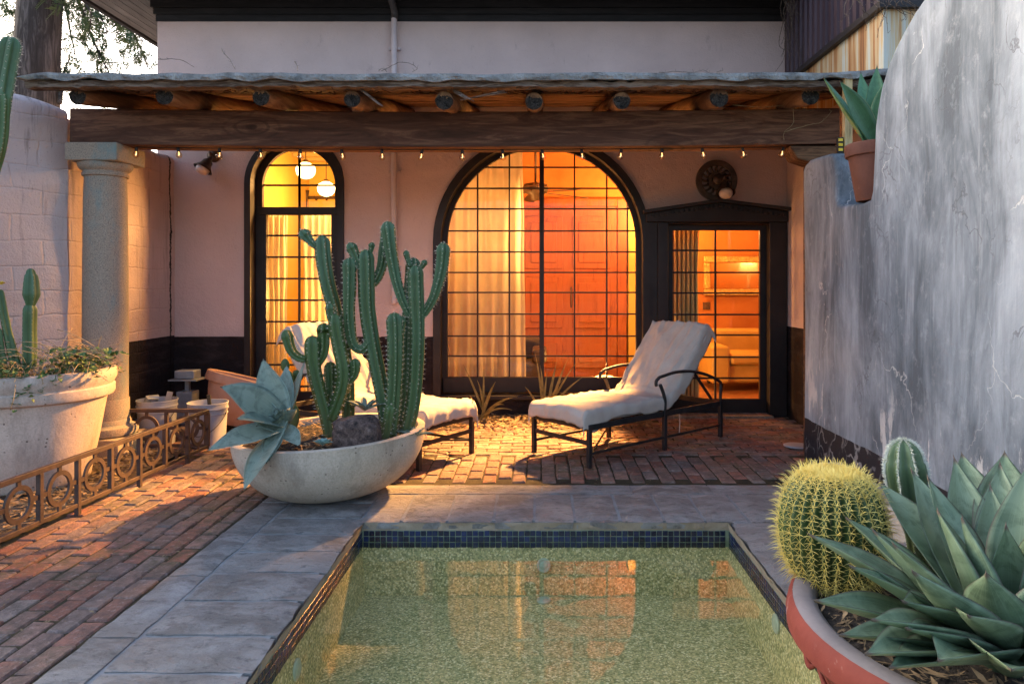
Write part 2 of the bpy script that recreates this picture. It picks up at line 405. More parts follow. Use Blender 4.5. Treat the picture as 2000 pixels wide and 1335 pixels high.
def flag():
    m = NM('mauve_grey_flagstone'); g = m.n('ShaderNodeNewGeometry'); wv = m.n('ShaderNodeMapping'); m.L(g.outputs['Position'], wv.inputs[0]); p = wv.outputs[0]
    r = m.rnd()
    c = m.mix(r, (.175, .165, .155), (.265, .243, .225))
    mp = m.n('ShaderNodeMapping'); m.L(p, mp.inputs[0]); mp.inputs['Scale'].default_value = (1, 1.7, 1); mp.inputs['Rotation'].default_value = (0, 0, .25)
    l1 = m.noise(4, 9, .72, mp.outputs[0], .5)
    c = m.mix(m.ramp(l1, [(.44, 0), (.56, .85)]), c, (.32, .308, .295))
    c = m.mix(m.ramp(m.noise(14, 6, .7, mp.outputs[0]), [(.54, 0), (.66, .7)]), c, (.09, .087, .087))
    c = m.mix(m.ramp(m.noise(2.6, 6, .65, p), [(.58, 0), (.7, .6)]), c, (.47, .47, .475))
    c = m.mix(m.ramp(m.noise(1.5, 7, .7, p, .8), [(.5, 0), (.64, .5)]), c, (.1, .095, .09))
    h = m.math('ADD', l1, m.math('MULTIPLY', m.noise(30, 6, .7, mp.outputs[0]), .5))
    return m.fin(c, .6, m.bump(h, 1.0, .03), 0, .4)
MAT['flag'] = flag()
MAT['mortar'] = simple('grey_joint_mortar', (.2, .205, .205), (.32, .325, .325), 12, .9, .6, 40, .006)
MAT['tanmortar'] = simple('tan_render', (.28, .22, .16), (.44, .36, .27), 7, .9, .8, 22, .015)
def tile():
    m = NM('blue_glass_mosaic'); r = m.rnd()
    c = m.ramp(r, [(0, (.004, .006, .02)), (.5, (.006, .012, .045)), (.8, (.01, .022, .09)), (1, (.012, .016, .03))])
    return m.fin(c, .18, m.bump(m.noise(30, 3, .5), .1, .003), 0, .6)
MAT['tile'] = tile()
MAT['grout'] = simple('pale_green_grout', (.2, .24, .16), (.3, .35, .23), 9, .9, .3, 40)
def pebble():
    m = NM('pebble_pool_plaster'); g = m.n('ShaderNodeNewGeometry'); mp = m.n('ShaderNodeMapping'); m.L(g.outputs['Position'], mp.inputs[0]); p = mp.outputs[0]
    nd = m.n('ShaderNodeTexVoronoi', feature='F1'); nd.inputs['Scale'].default_value = 105; m.L(p, nd.inputs[0])
    s = m.sep(nd.outputs['Color'])
    c = m.ramp(s[0], [(0, (.3, .28, .13)), (.25, (.58, .5, .25)), (.5, (.74, .62, .34)), (.72, (.44, .42, .22)), (.88, (.88, .78, .5)), (1, (.95, .88, .65))], 'CONSTANT')
    c = m.mix(m.ramp(nd.outputs['Distance'], [(.4, 0), (.75, .45)]), c, (.25, .26, .12))
    return m.fin(c, .7, m.bump(nd.outputs['Distance'], -.4, .006), 0, .3)
MAT['pebble'] = pebble()
def schlick(m, normal, f0):
    g = m.n('ShaderNodeNewGeometry'); d = m.n('ShaderNodeVectorMath', operation='DOT_PRODUCT')
    m.L(g.outputs['Incoming'], d.inputs[0]); m.L(normal, d.inputs[1])
    f = m.math('POWER', m.math('SUBTRACT', 1.0, m.math('MINIMUM', m.math('ABSOLUTE', d.outputs['Value']), 1.0)), 5.0)
    return m.math('MULTIPLY_ADD', f, 1-f0, f0)
def water():
    m = NM('clear_green_water'); t = m.t
    t.nodes.remove(m.b)
    tr = m.n('ShaderNodeBsdfTransparent'); tr.inputs[0].default_value = (.95, .96, .84, 1)
    gl = m.n('ShaderNodeBsdfGlossy'); gl.inputs['Roughness'].default_value = .0; gl.inputs[0].default_value = (1, 1, 1, 1)
    bp = m.bump(m.noise(5.5, 3, .5, m.co((1, 1, 1)), .4), .02, .02)
    m.L(bp, gl.inputs['Normal'])
    mx = m.n('ShaderNodeMixShader'); m.L(schlick(m, bp, .02), mx.inputs[0]); m.L(tr.outputs[0], mx.inputs[1]); m.L(gl.outputs[0], mx.inputs[2])
    m.L(mx.outputs[0], m.o.inputs[0]); return m.m
MAT['water'] = water()
def glass(name, tint=(.96, .95, .92), ior=1.5, rough=.0):
    m = NM(name); m.t.nodes.remove(m.b)
    tr = m.n('ShaderNodeBsdfTransparent'); tr.inputs[0].default_value = (*tint, 1)
    gl = m.n('ShaderNodeBsdfGlossy'); gl.inputs['Roughness'].default_value = rough
    bp = m.bump(m.noise(3.5, 2, .5), .06, .02)
    m.L(bp, gl.inputs['Normal'])
    mx = m.n('ShaderNodeMixShader'); m.L(schlick(m, bp, 2*((ior-1)/(ior+1))**2), mx.inputs[0]); m.L(tr.outputs[0], mx.inputs[1]); m.L(gl.outputs[0], mx.inputs[2])
    m.L(mx.outputs[0], m.o.inputs[0]); return m.m
MAT['glass'] = glass('window_glass', (.96, .95, .92), 1.24)
MAT['bulb'] = glass('bulb_glass', (.95, .8, .62), 1.6, .05)
def cloth(name, c1, c2, weave=300, sheer=0):
    m = NM(name); v = m.co()
    c = m.mix(m.ramp(m.noise(5, 6, .6, v), [(.35, 0), (.7, 1)]), c1, c2)
    c = m.mix(m.ramp(m.noise(40, 3, .6, m.co(off=(2, 2, 2))), [(.7, 0), (.76, .55)]), c, mul(c1, .3))
    h = m.math('ADD', m.noise(weave, 2, .5, v), m.math('MULTIPLY', m.noise(16, 5, .6, v), 1.6))
    mt = m.fin(c, .95, m.bump(h, .35, .004), 0, .1)
    if sheer:
        tl = m.n('ShaderNodeBsdfTranslucent'); m.L(c, tl.inputs[0])
        mx = m.n('ShaderNodeMixShader'); mx.inputs[0].default_value = sheer
        m.L(m.b.outputs[0], mx.inputs[1]); m.L(tl.outputs[0], mx.inputs[2]); m.L(mx.outputs[0], m.o.inputs[0])
    return mt
MAT['towel'] = cloth('off_white_towelling', (.48, .41, .35), (.58, .5, .43))
MAT['cushion'] = cloth('grey_cushion', (.4, .36, .33), (.5, .45, .41))
MAT['curtain'] = cloth('cream_curtain', (.4, .35, .26), (.46, .4, .3), 200, .5)
MAT['stripe'] = None
def stripe():
    m = NM('striped_curtain'); x = m.sep(m.co())
    s = m.math('SINE', m.math('MULTIPLY', x[0], 130))
    c = m.mix(m.ramp(s, [(.45, 0), (.6, 1)]), (.72, .58, .26), (.35, .2, .08))
    return m.fin(c, .9)
MAT['stripe'] = stripe()
MAT['yellowplaster'] = simple('yellow_plaster', (.4, .26, .06), (.46, .31, .08), 2, .85, .3, 9, .01)
MAT['redplaster'] = simple('burnt_orange_plaster', (.34, .12, .025), (.42, .165, .04), 2.2, .8, .3, 9, .01)
MAT['reddoor'] = wood('red_stained_door', (.24, .065, .015), (.32, .1, .025), 'Z', 1, .5, False)
MAT['woodfloor'] = wood('oak_floor', (.22, .1, .04), (.38, .2, .085), 'X', 1, .45, False)
MAT['ceilboard'] = wood('cream_ceiling_board', (.36, .27, .11), (.44, .34, .16), 'X', 1, .7, False)
MAT['gilt'] = simple('gilt_frame', (.42, .26, .07), (.75, .55, .2), 30, .35, .8, 45, .02, .7, .5)
MAT['mirror'] = simple('old_mirror', (.75, .72, .68), (.8, .78, .74), 3, .08, .02, 3, .002, 1, .5)
MAT['leather'] = simple('ochre_leather', (.4, .26, .06), (.5, .34, .09), 5, .45, .3, 60, .003)
MAT['fan'] = simple('dark_fan_wood', (.03, .018, .01), (.06, .035, .02), 10, .5, .1, 20)
def emit(name, colr, k):
    m = NM(name); m.t.nodes.remove(m.b); e = m.n('ShaderNodeEmission'); e.inputs[0].default_value = (*colr, 1); e.inputs[1].default_value = k
    m.L(e.outputs[0], m.o.inputs[0]); return m.m
MAT['filament'] = emit('glowing_filament', (1, .6, .25), 1.2)
MAT['globe'] = emit('lit_opal_glass', (1, .7, .3), 3.2)
MAT['opal'] = simple('opal_glass', (.62, .5, .42), (.7, .58, .5), 5, .3, .05, 10)
MAT['plastic'] = simple('dirty_white_plastic', (.27, .28, .31), (.4, .4, .42), 7, .5, .15, 20, .004)
MAT['blueprint'] = simple('blue_label_print', (.03, .08, .3), (.04, .1, .36), 5, .5, .05, 10)
MAT['zinc'] = simple('dull_zinc', (.25, .26, .28), (.42, .43, .45), 9, .5, .3, 30, .004, .5, .4)
MAT['blackplastic'] = simple('black_plastic', (.015, .015, .015), (.03, .03, .03), 9, .5, .1, 30)
MAT['whitecap'] = simple('white_fitting', (.4, .46, .36), (.5, .55, .45), 12, .4, .2, 30)
def cactus(name, c1, c2, rib, n=0):
    m = NM(name); v = m.co()
    c = m.mix(m.ramp(m.noise(4, 5, .6, v), [(.35, 0), (.68, 1)]), c1, c2)
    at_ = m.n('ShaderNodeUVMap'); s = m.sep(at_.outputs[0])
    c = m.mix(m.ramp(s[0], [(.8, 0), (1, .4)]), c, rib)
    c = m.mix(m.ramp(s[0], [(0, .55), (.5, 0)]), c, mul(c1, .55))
    z = m.math('ADD', m.sep(v)[2], m.math('MULTIPLY', m.noise(12, 5, .7, v), .3))
    c = m.mix(m.ramp(z, [(.55, .75), (.72, 0)]), c, (.17, .13, .07))
    c = m.mix(m.ramp(m.math('MULTIPLY', z, .4), [(.25, .55), (.75, 0)]), c, (.062, .1, .022))
    c = m.mix(m.ramp(m.noise(16, 6, .75, m.co(off=(4, 1, 2))), [(.58, 0), (.68, .55)]), c, (.17, .16, .075))
    c = m.mix(m.ramp(m.noise(30, 5, .7, v), [(.6, 0), (.75, .5)]), c, mul(c1, .5))
    return m.fin(c, .5, m.bump(m.noise(60, 3, .6, v), .2, .003), 0, .4)
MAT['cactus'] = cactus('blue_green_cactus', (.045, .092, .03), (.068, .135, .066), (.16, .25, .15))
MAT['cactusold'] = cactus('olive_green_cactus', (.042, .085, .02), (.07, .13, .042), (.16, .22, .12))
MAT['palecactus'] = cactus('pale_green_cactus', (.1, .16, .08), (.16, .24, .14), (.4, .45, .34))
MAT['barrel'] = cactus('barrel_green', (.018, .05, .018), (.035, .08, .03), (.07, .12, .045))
MAT['spine'] = simple('pale_spine', (.6, .52, .4), (.75, .68, .55), 60, .6, 0, 10)
MAT['goldspine'] = simple('golden_spine', (.72, .52, .11), (.9, .76, .26), 25, .5, 0, 10)
MAT['wool'] = simple('white_wool', (.6, .62, .5), (.8, .8, .7), 60, .95, .3, 90)
def agave(name, c1, c2, edge, tip, band=.5):
    m = NM(name); u = m.n('ShaderNodeUVMap'); s = m.sep(u.outputs[0])
    oi = m.n('ShaderNodeObjectInfo')
    c = m.mix(m.ramp(m.noise(3.5, 5, .6), [(.35, 0), (.68, 1)]), c1, c2)
    c = m.mix(m.math('MULTIPLY', oi.outputs['Random'], .35), c, mul(c2, 1.35))
    cb = m.n('ShaderNodeCombineXYZ'); m.L(m.math('MULTIPLY', s[0], .25), cb.inputs[0]); m.L(s[1], cb.inputs[1]); m.L(oi.outputs['Random'], cb.inputs[2])
    c = m.mix(m.ramp(m.noise(9, 4, .6, cb.outputs[0], .6), [(.46, 0), (.62, band)]), c, mul(c1, .6))
    st = m.n('ShaderNodeCombineXYZ'); m.L(m.math('MULTIPLY', s[0], 9), st.inputs[0]); m.L(m.math('MULTIPLY', s[1], .5), st.inputs[1]); m.L(oi.outputs['Random'], st.inputs[2])
    fine = m.noise(5, 5, .6, st.outputs[0])
    c = m.mix(m.ramp(fine, [(.5, 0), (.75, .35)]), c, mul(c2, 1.5))
    ed = m.math('ABSOLUTE', m.math('SUBTRACT', m.math('MULTIPLY', s[0], 2), 1))
    c = m.mix(m.ramp(ed, [(.95, 0), (.99, .8)]), c, edge)
    c = m.mix(m.ramp(s[1], [(.955, 0), (.98, .9)]), c, tip)
    c = m.mix(m.ramp(m.noise(45, 5, .75, m.co(off=(1, 2, 3))), [(.64, 0), (.72, .35)]), c, (.25, .2, .13))
    return m.fin(c, .5, m.bump(m.math('ADD', fine, m.noise(40, 3, .5)), .15, .004), 0, .4)
MAT['agave'] = agave('blue_grey_agave', (.14, .185, .135), (.235, .28, .22), (.26, .34, .27), (.1, .06, .04), .6)
MAT['agave2'] = agave('green_agave', (.1, .16, .08), (.2, .262, .165), (.09, .06, .05), (.13, .085, .065), .6)
MAT['agave3'] = agave('bright_agave', (.055, .15, .06), (.1, .22, .11), (.3, .34, .13), (.1, .07, .05), .4)
MAT['succulent'] = agave('pale_succulent', (.13, .22, .18), (.22, .34, .3), (.2, .3, .25), (.15, .2, .17), .2)
MAT['ivy'] = simple('variegated_ivy', (.04, .1, .025), (.13, .2, .075), 14, .55, .2, 40)
MAT['drystem'] = simple('dry_straw', (.3, .22, .12), (.46, .36, .22), 20, .85, .2, 60)
MAT['litter'] = simple('dry_leaf_litter', (.12, .08, .045), (.36, .25, .14), 25, .9, .3, 40)
MAT['strap'] = simple('yellowing_strap_leaf', (.1, .09, .03), (.34, .26, .09), 9, .6, .2, 40)
MAT['flower'] = simple('yellow_petal', (.75, .5, .03), (.85, .62, .08), 20, .6, .1, 40)
MAT['bark'] = wood('mesquite_bark', (.05, .04, .035), (.17, .14, .125), 'Z', 1.6, .95, False, 12)
MAT['leaf'] = simple('mesquite_leaf', (.045, .09, .03), (.12, .17, .075), 3, .6, .1, 20)
def rockm():
    m = NM('mottled_brown_rock'); v = m.co((3, 3, 3))
    c = m.ramp(m.noise(9, 8, .75, v), [(.36, (.02, .016, .015)), (.47, (.08, .052, .044)), (.58, (.15, .1, .082)), (.72, (.26, .2, .17))])
    c = m.mix(m.ramp(m.noise(3, 4, .6, m.co(off=(3, 3, 3))), [(.55, 0), (.68, .7)]), c, (.17, .17, .19))
    return m.fin(c, .8, m.bump(m.noise(35, 8, .7, v), .8, .012), 0, .3)
MAT['rock'] = rockm()
MAT['wire'] = simple('cable_black', (.012, .012, .012), (.02, .02, .02), 5, .6, 0, 10)
# ================================================================ GROUND, PAVING, POOL
PX0, PX1, PY0, PY1 = -1.07, 1.135, 0.9, 4.285      # pool opening
hole = [(PX0-.02, PY0), (PX1+.02, PY0), (PX1+.02, PY1+.02), (PX0-.02, PY1+.02)]
m = MB(); m.add(*fill([(-400, -60), (400, -60), (400, 700), (-400, 700)], [hole], lambda p: (p.x, p.y, -.05)))
tag(m.build('ground', MAT['groundfar']), kind='structure')
m = MB(); m.add(*fill([(-4.9, .2), (2.2, .2), (2.63, 5.7), (2.63, 7.64), (-3.9, 7.64), (-4.9, 4.0)], [hole], lambda p: (p.x, p.y, -.012)))
paving = tag(m.build('brick_paving', MAT['sand']), kind='structure')
def brick_mesh(k):
    rg = random.Random(k); bm = bmesh.new()
    L, W = .2, .1
    vs = []
    for z in (-.055, 0):
        for (x, y) in ((-W/2, -L/2), (W/2, -L/2), (W/2, L/2), (-W/2, L/2)):
            vs.append(bm.verts.new((x+rg.uniform(-.004, .004), y+rg.uniform(-.005, .005), z+(rg.uniform(-.004, .001) if z == 0 else 0))))
    for f in ((0, 3, 2, 1), (4, 5, 6, 7), (0, 1, 5, 4), (1, 2, 6, 5), (2, 3, 7, 6), (3, 0, 4, 7)): bm.faces.new([vs[i] for i in f])
    top = [e for e in bm.edges if all(v.co.z > -.02 for v in e.verts)]+[e for e in bm.edges if abs(e.verts[0].co.z-e.verts[1].co.z) > .03]
    bmesh.ops.bevel(bm, geom=top, offset=rg.uniform(.005, .011), segments=1, affect='EDGES', profile=.6)
    me = bpy.data.meshes.new('brick'); bm.to_mesh(me); bm.free(); me.materials.append(MAT['brick']); return me
BR = [brick_mesh(i) for i in range(14)]
spots = []
def brick_ok(x, y):
    if y < 5.035 and x > -1.8: return False
    if x > 2.08 and y < 5.6: return False
    if -1.15 < x < 1.16 and y > 7.22: return False
    if x > 2.62 or y > 7.62: return False
    return True
i = 0; x = -2.908+.054
while x < 2.12:                         # laid away from the viewer in front
    y = 2.2+(.105 if i % 2 else 0)
    while y < 5.93:
        inner = x > -1.83
        if (not inner and x < -1.855) or (inner and y > 5.14 and x > -1.86):
            if brick_ok(x, y): spots.append((x, y, 0))
        y += .209
    x += .108; i += 1
y = 5.995; i = 0
while y < 7.62:                         # laid crosswise nearer the house
    x = -3.8+(.105 if i % 2 else 0)
    while x < 2.6:
        if brick_ok(x, y): spots.append((x, y, 90))
        x += .209
    y += .108; i += 1
def infr(x, y): 
    px = PX+x*FPX/y; py = PY+EYE*FPX/y
    return -20 < px < 2020 and py < 1350
rg = random.Random(3)
def hidden(x, y):                       # behind bowl, wall or planted fence
    px = PX+x*FPX/y
    return (x < -2.9) or (x > 1.9 and y < 5.0)
spots.sort(key=lambda s: (0 if (infr(s[0], s[1]) and not hidden(s[0], s[1])) else 1, s[1]))
rest = MB()
for k, (x, y, a) in enumerate(spots):
    ang = R(a+rg.choice((0, 180))+rg.uniform(-1.6, 1.6)); me = BR[rg.randrange(14)]
    Mx = Matrix.Translation((x+rg.uniform(-.003, .003), y+rg.uniform(-.004, .004), rg.uniform(-.006, .003)+.004*noise.noise((x*2, y*2, 0)))) @ Matrix.Rotation(ang, 4, 'Z') @ Matrix.Rotation(rg.uniform(-.018, .018), 4, 'X') @ Matrix.Rotation(rg.uniform(-.025, .025), 4, 'Y')
    if k < 300:
        o = bpy.data.objects.new('brick', me); col.objects.link(o); o.parent = paving; o.matrix_local = Mx
    else:
        rest.add([Mx @ v.co for v in me.vertices], [tuple(p.vertices) for p in me.polygons])
tag(rest.build('brick_field', MAT['brick'], paving, fix=False), kind='stuff')
# --- coping
m = MB()
for b in ((-1.80, -1.085, 0, 5.03), (-1.085, 1.15, 4.295, 5.03), (1.15, 2.06, .9, 5.03), (-1.085, 1.15, 0, .88)): m.box(b[0], b[1], b[2], b[3], -.045, .001)
coping = tag(m.build('pool_coping', MAT['mortar']), kind='structure')
def stone(x0, x1, y0, y1, nose=None, seed=0, top=.013):
    rg = random.Random(seed); nx = max(3, int((x1-x0)/.07)); ny = max(3, int((y1-y0)/.07)); m = MB(); vs = []
    for i in range(nx+1):
        for j in range(ny+1):
            x = x0+(x1-x0)*i/nx; y = y0+(y1-y0)*j/ny
            ed = i in (0, nx) or j in (0, ny)
            dx = .007*noise.noise((x*9, y*9, seed)); dy = .007*noise.noise((x*9+5, y*9, seed))
            z = top+.005*noise.noise((x*5, y*5, seed+3))+.003*noise.noise((x*17, y*17, seed))
            if ed:
                dx += .006*noise.noise((x*31, y*31, 2)); dy += .006*noise.noise((x*31, y*31, 7)); z -= .007
                if nose and ((nose == '+x' and i == nx) or (nose == '-x' and i == 0) or (nose == '-y' and j == 0)):
                    q = .022*noise.noise((x*7, y*7, seed))-.004; z -= .006
                    if nose == '-y': dy += q
                    elif nose == '+x': dx -= q
                    else: dx += q
            vs.append((x+dx, y+dy, z))
    W = ny+1
    fs = [(i*W+j, (i+1)*W+j, (i+1)*W+j+1, i*W+j+1) for i in range(nx) for j in range(ny)]
    ring = [i*W for i in range(nx+1)]+[nx*W+j for j in range(1, W)]+[i*W+ny for i in range(nx-1, -1, -1)]+[j for j in range(ny-1, 0, -1)]
    b = len(vs)
    cx, cy = (x0+x1)/2, (y0+y1)/2
    for r_ in ring:
        p = vs[r_]; f = .975+.02*noise.noise((p[0]*23, p[1]*23, 1)); vs.append((cx+(p[0]-cx)*f, cy+(p[1]-cy)*f, -.04))
    n = len(ring); fs += [(ring[k], ring[(k+1) % n], b+(k+1) % n, b+k) for k in range(n)]
    m.add(vs, fs); o = m.build('stone', MAT['flag'], coping, True); o.data.set_sharp_from_angle(angle=R(50)); return o
y = 2.0; k = 1
while y < 4.80:
    d = rg.uniform(.26, .32); y1 = min(y+d, 4.805)
    if 4.805-y1 < .12: y1 = 4.805
    stone(-1.597, PX0+.01 if y < 4.2 else -1.085, y+.009, y1-.009, '+x' if y < 4.2 else None, k); y = y1; k += 1
y = 2.0
while y < 5.02:
    d = rg.uniform(.38, .62); y1 = min(y+d, 5.025)
    if 5.025-y1 < .2: y1 = 5.025
    stone(-1.798, -1.617, y+.005, y1-.005, None, k); y = y1; k += 1
x = -1.075
while x < 1.88:
    d = rg.uniform(.235, .285); x1 = min(x+d, 1.9)
    if x > 1.1: x1 = 1.9
    stone(x+.009, x1-.009, PY1-.012 if x < 1.1 else 4.25, 4.805, '-y' if x < 1.1 else None, k); x = x1; k += 1
x = -1.6
while x < 1.9:
    d = rg.uniform(.4, .66); x1 = min(x+d, 1.9); stone(x+.005, x1-.005, 4.822, 5.025, None, k); x = x1; k += 1
y = 1.0
for y1 in (1.9, 3.02, 4.24): stone(PX1-.005, 1.9, y+.004, y1-.004, '-x', k); y = y1; k += 1
# --- pool shell, waterline tiles, water
FZ, WZ = -.43, -.115
pool = tag(thing('plunge_pool', 'small sunken plunge pool with pebbled floor and dark blue mosaic waterline', 'pool', (0, 2.6, FZ)), kind='structure')
del pool['category']; del pool['label']
m = MB(); m.add([(PX0, PY0, -.05), (PX1, PY0, -.05), (PX1, PY1, -.05), (PX0, PY1, -.05), (PX0+.03, PY0, FZ), (PX1-.03, PY0, FZ), (PX1-.03, PY1-.03, FZ), (PX0+.03, PY1-.03, FZ)],
      [(0, 1, 5, 4), (1, 2, 6, 5), (2, 3, 7, 6), (3, 0, 4, 7), (4, 5, 6, 7)])
m.build('shell', MAT['pebble'], pool, fix=False)
m = MB()       # rough tan render under the coping
def rband(p, q, nrm, n=60):
    p, q, nrm = Vector(p), Vector(q), Vector(nrm)
    def f(i, j):
        c = p.lerp(q, i); z = -.002-.05*j
        return c+nrm*(.006+.012*abs(noise.noise((c.x*9, c.y*9, j*2)))+.012*(1-j))+Vector((0, 0, z+.006*noise.noise((c.x*14, c.y*14, j))))
    m.grid(n, 3, f)
rband((PX0, PY1, 0), (PX1, PY1, 0), (0, -1, 0)); rband((PX0, PY0, 0), (PX0, PY1, 0), (1, 0, 0)); rband((PX1, PY0, 0), (PX1, PY1, 0), (-1, 0, 0))
m.build('render_band', MAT['tanmortar'], pool, True)
m = MB()
m.box(PX0+.001, PX1-.001, PY1-.008, PY1+.01, -.158, -.05); m.box(PX0-.01, PX0+.008, PY0, PY1-.009, -.158, -.05); m.box(PX1-.008, PX1+.01, PY0, PY1-.009, -.158, -.05)
m.build('grout_band', MAT['grout'], pool)
def tile_mesh(ax):
    m = MB(); a = .0152
    if ax == 'y': m.add([(-a, -.004, -a), (a, -.004, -a), (a, -.004, a), (-a, -.004, a), (-a*.85, -.0065, -a*.85), (a*.85, -.0065, -a*.85), (a*.85, -.0065, a*.85), (-a*.85, -.0065, a*.85)], [(4, 5, 6, 7), (0, 1, 5, 4), (1, 2, 6, 5), (2, 3, 7, 6), (3, 0, 4, 7)])
    else:
        s = 1 if ax == 'x+' else -1
        m.add([(.004*s, -a, -a), (.004*s, a, -a), (.004*s, a, a), (.004*s, -a, a), (.0065*s, -a*.85, -a*.85), (.0065*s, a*.85, -a*.85), (.0065*s, a*.85, a*.85), (.0065*s, -a*.85, a*.85)], [(4, 5, 6, 7), (0, 1, 5, 4), (1, 2, 6, 5), (2, 3, 7, 6), (3, 0, 4, 7)])
    return m.mesh('tile', MAT['tile'])
tm = {a: tile_mesh(a) for a in ('y', 'x+', 'x-')}
tl = []
for r_ in range(3):
    z = -.07-.0343*r_
    n = int((PX1-PX0-.03)/.0343)
    for k in range(n): tl.append(('y', (PX0+.032+k*.0343, PY1-.006, z), 0 if r_ < 3 else 1))
    for k in range(60):
        y = PY1-.03-k*.0343
        tl.append(('x+', (PX0+.006, y, z), 1)); tl.append(('x-', (PX1-.006, y, z), 1))
tl.sort(key=lambda t: (t[2], -t[1][1]))
trest = MB()
for k, (a, p, _) in enumerate(tl):
    p = Vector(p)+Vector((rg.uniform(-.001, .001), 0, rg.uniform(-.0012, .0012)))
    if k < 300:
        o = bpy.data.objects.new('tile', tm[a]); col.objects.link(o); o.parent = pool; o.matrix_parent_inverse = WM[pool.name].inverted(); o.location = p
    else: trest.add([v.co+p for v in tm[a].vertices], [tuple(f.vertices) for f in tm[a].polygons])
tag(trest.build('tile_band', MAT['tile'], pool), kind='stuff')
def fitting(c, nrm, r_=.042):
    q = Vector(nrm).to_track_quat('Z', 'Y').to_matrix()
    m = MB(); m.lathe([(r_, 0), (r_, .008), (r_*.8, .014), (r_*.62, .006), (r_*.5, .012), (r_*.2, .014), (0.0005, .012)], c, 24, tilt=q)
    m.build('drain_fitting', MAT['whitecap'], pool, True)
fitting(at(1062, 1103, PY1-.02), (0, -1, .25)); fitting(gr(1062, 1173, FZ), (0, 0, 1))
fitting((PX0+.012, 3.1, -.245), (1, 0, 0), .045); fitting((PX1-.012, 3.4, -.19), (-1, 0, 0), .045)
m = MB(); m.grid(2, 2, lambda i, j: (PX0+.003+(PX1-PX0-.006)*i, PY0+(PY1-PY0-.003)*j, WZ))
tag(m.build('water', MAT['water'], None, True, fix=False), kind='structure')
# --- planting beds and leaf litter
m = MB(); m.grid(30, 8, lambda i, j: (-1.14+2.29*i, 7.2+.43*j, .004+.02*noise.noise((i*12, j*3, 0))-.012*(1-j)))
tag(m.build('dirt_bed', MAT['dirt'], None, True), kind='structure')
m = MB(); m.grid(16, 30, lambda i, j: (-4.6+1.64*i, 3.0+2.98*j, .012+.025*noise.noise((i*5, j*9, 2))))
tag(m.build('dirt_bed', MAT['dirt'], None, True), kind='structure')
def litter(name, label, boxes, seed, ks=1):
    rg = random.Random(seed); m = MB()
    for (x0, x1, y0, y1, n, z) in boxes:
        for _ in range(n):
            c = Vector((rg.uniform(x0, x1), rg.uniform(y0, y1), z+rg.uniform(.004, .02))); L = rg.uniform(.012, .05)*ks; W = L*rg.uniform(.12, .35)
            a = rg.uniform(0, 6.28); d = Vector((math.cos(a), math.sin(a), rg.uniform(-.35, .35))); s = Vector((-d.y, d.x, rg.uniform(-.4, .4)))
            m.add([c-d*L, c+s*W+Vector((0, 0, .003)), c+d*L, c-s*W], [(0, 1, 2, 3)])
    tag(m.build(name, MAT['litter'], None, fix=False), label, 'leaf litter', kind='stuff')
litter('leaf_litter', 'dry fallen leaves under the big arched window', [(-1.1, 1.1, 6.95, 7.6, 1500, .012), (-1.5, 1.5, 6.6, 7.2, 260, .002)], 1)
litter('leaf_litter', 'dry leaves and twigs in the bed behind the iron fence', [(-4.1, -2.95, 3.9, 5.95, 2600, .03)], 2)
litter('leaf_litter', 'scattered bits of straw and leaf on the brick paving', [(-2.75, -1.85, 2.4, 5.9, 420, -.004), (-1.7, 2.0, 5.05, 6.6, 260, -.004)], 3, .3)
# ================================================================ HOUSE
WY = 7.64
house = thing('house', 'pink stuccoed house with dark eaves, arched windows and lit rooms', 'house', (0, WY, 0))
def arch_pts(cx, zs, r, z0, n=28):
    return [(cx+r, z0)]+[(cx+r*math.cos(math.pi*k/n), zs+r*math.sin(math.pi*k/n)) for k in range(n+1)]+[(cx-r, z0)]
GY = 7.79; GS = FPX/GY
CW = ((1058-PX)/GS, 1.43+(550-474)/GS, 1.03, EYE-(738-550)/GS)       # big window: cx, spring z, radius, sill z
LW = ((585-PX)/GS, 2.475, .402, .03)
DX0, DX1, DZ1 = 1.355, 2.435, 2.045
oC = arch_pts(CW[0], CW[1], CW[2]+.045, CW[3]-.16); oL = arch_pts(LW[0], LW[1], LW[2]+.06, 0.0)
oD = [(DX1, 0.0), (DX1, DZ1), (DX0, DZ1), (DX0, 0.0)]
# front wall with its openings (two leaves, reveals come with the frames)
m = MB()
outer = [(-4.08, -.05)]
# openings touching the ground become notches of the outline
outer += [(LW[0]-LW[2]-.06, -.05)]+oL[::-1][:-0 or None]+[(LW[0]+LW[2]+.06, -.05), (DX0, -.05), (DX0, DZ1), (DX1, DZ1), (DX1, -.05), (2.63, -.05), (2.63, 4.42), (-4.08, 4.42)]
for yy in (WY, WY+.24):
    m.add(*fill(outer, [oC], lambda p, yy=yy: (p.x, yy, p.y)))
m.add([(-4.08, WY, -.05), (-4.08, 12.6, -.05), (-4.08, 12.6, 4.42), (-4.08, WY, 4.42)], [(0, 1, 2, 3)])
m.build('wall', MAT['facade'], house, fix=False)
def ringarch(pin, pout, y0, y1):
    m = MB(); n = len(pin); vs = []
    for a, b in zip(pin, pout): vs += [(a[0], y0, a[1]), (b[0], y0, b[1]), (b[0], y1, b[1]), (a[0], y1, a[1])]
    fs = [(i*4+k, i*4+(k+1) % 4, (i+1)*4+(k+1) % 4, (i+1)*4+k) for i in range(n-1) for k in range(4)]+[(0, 1, 2, 3), ((n-1)*4+3, (n-1)*4+2, (n-1)*4+1, (n-1)*4)]
    m.add(vs, fs); return m
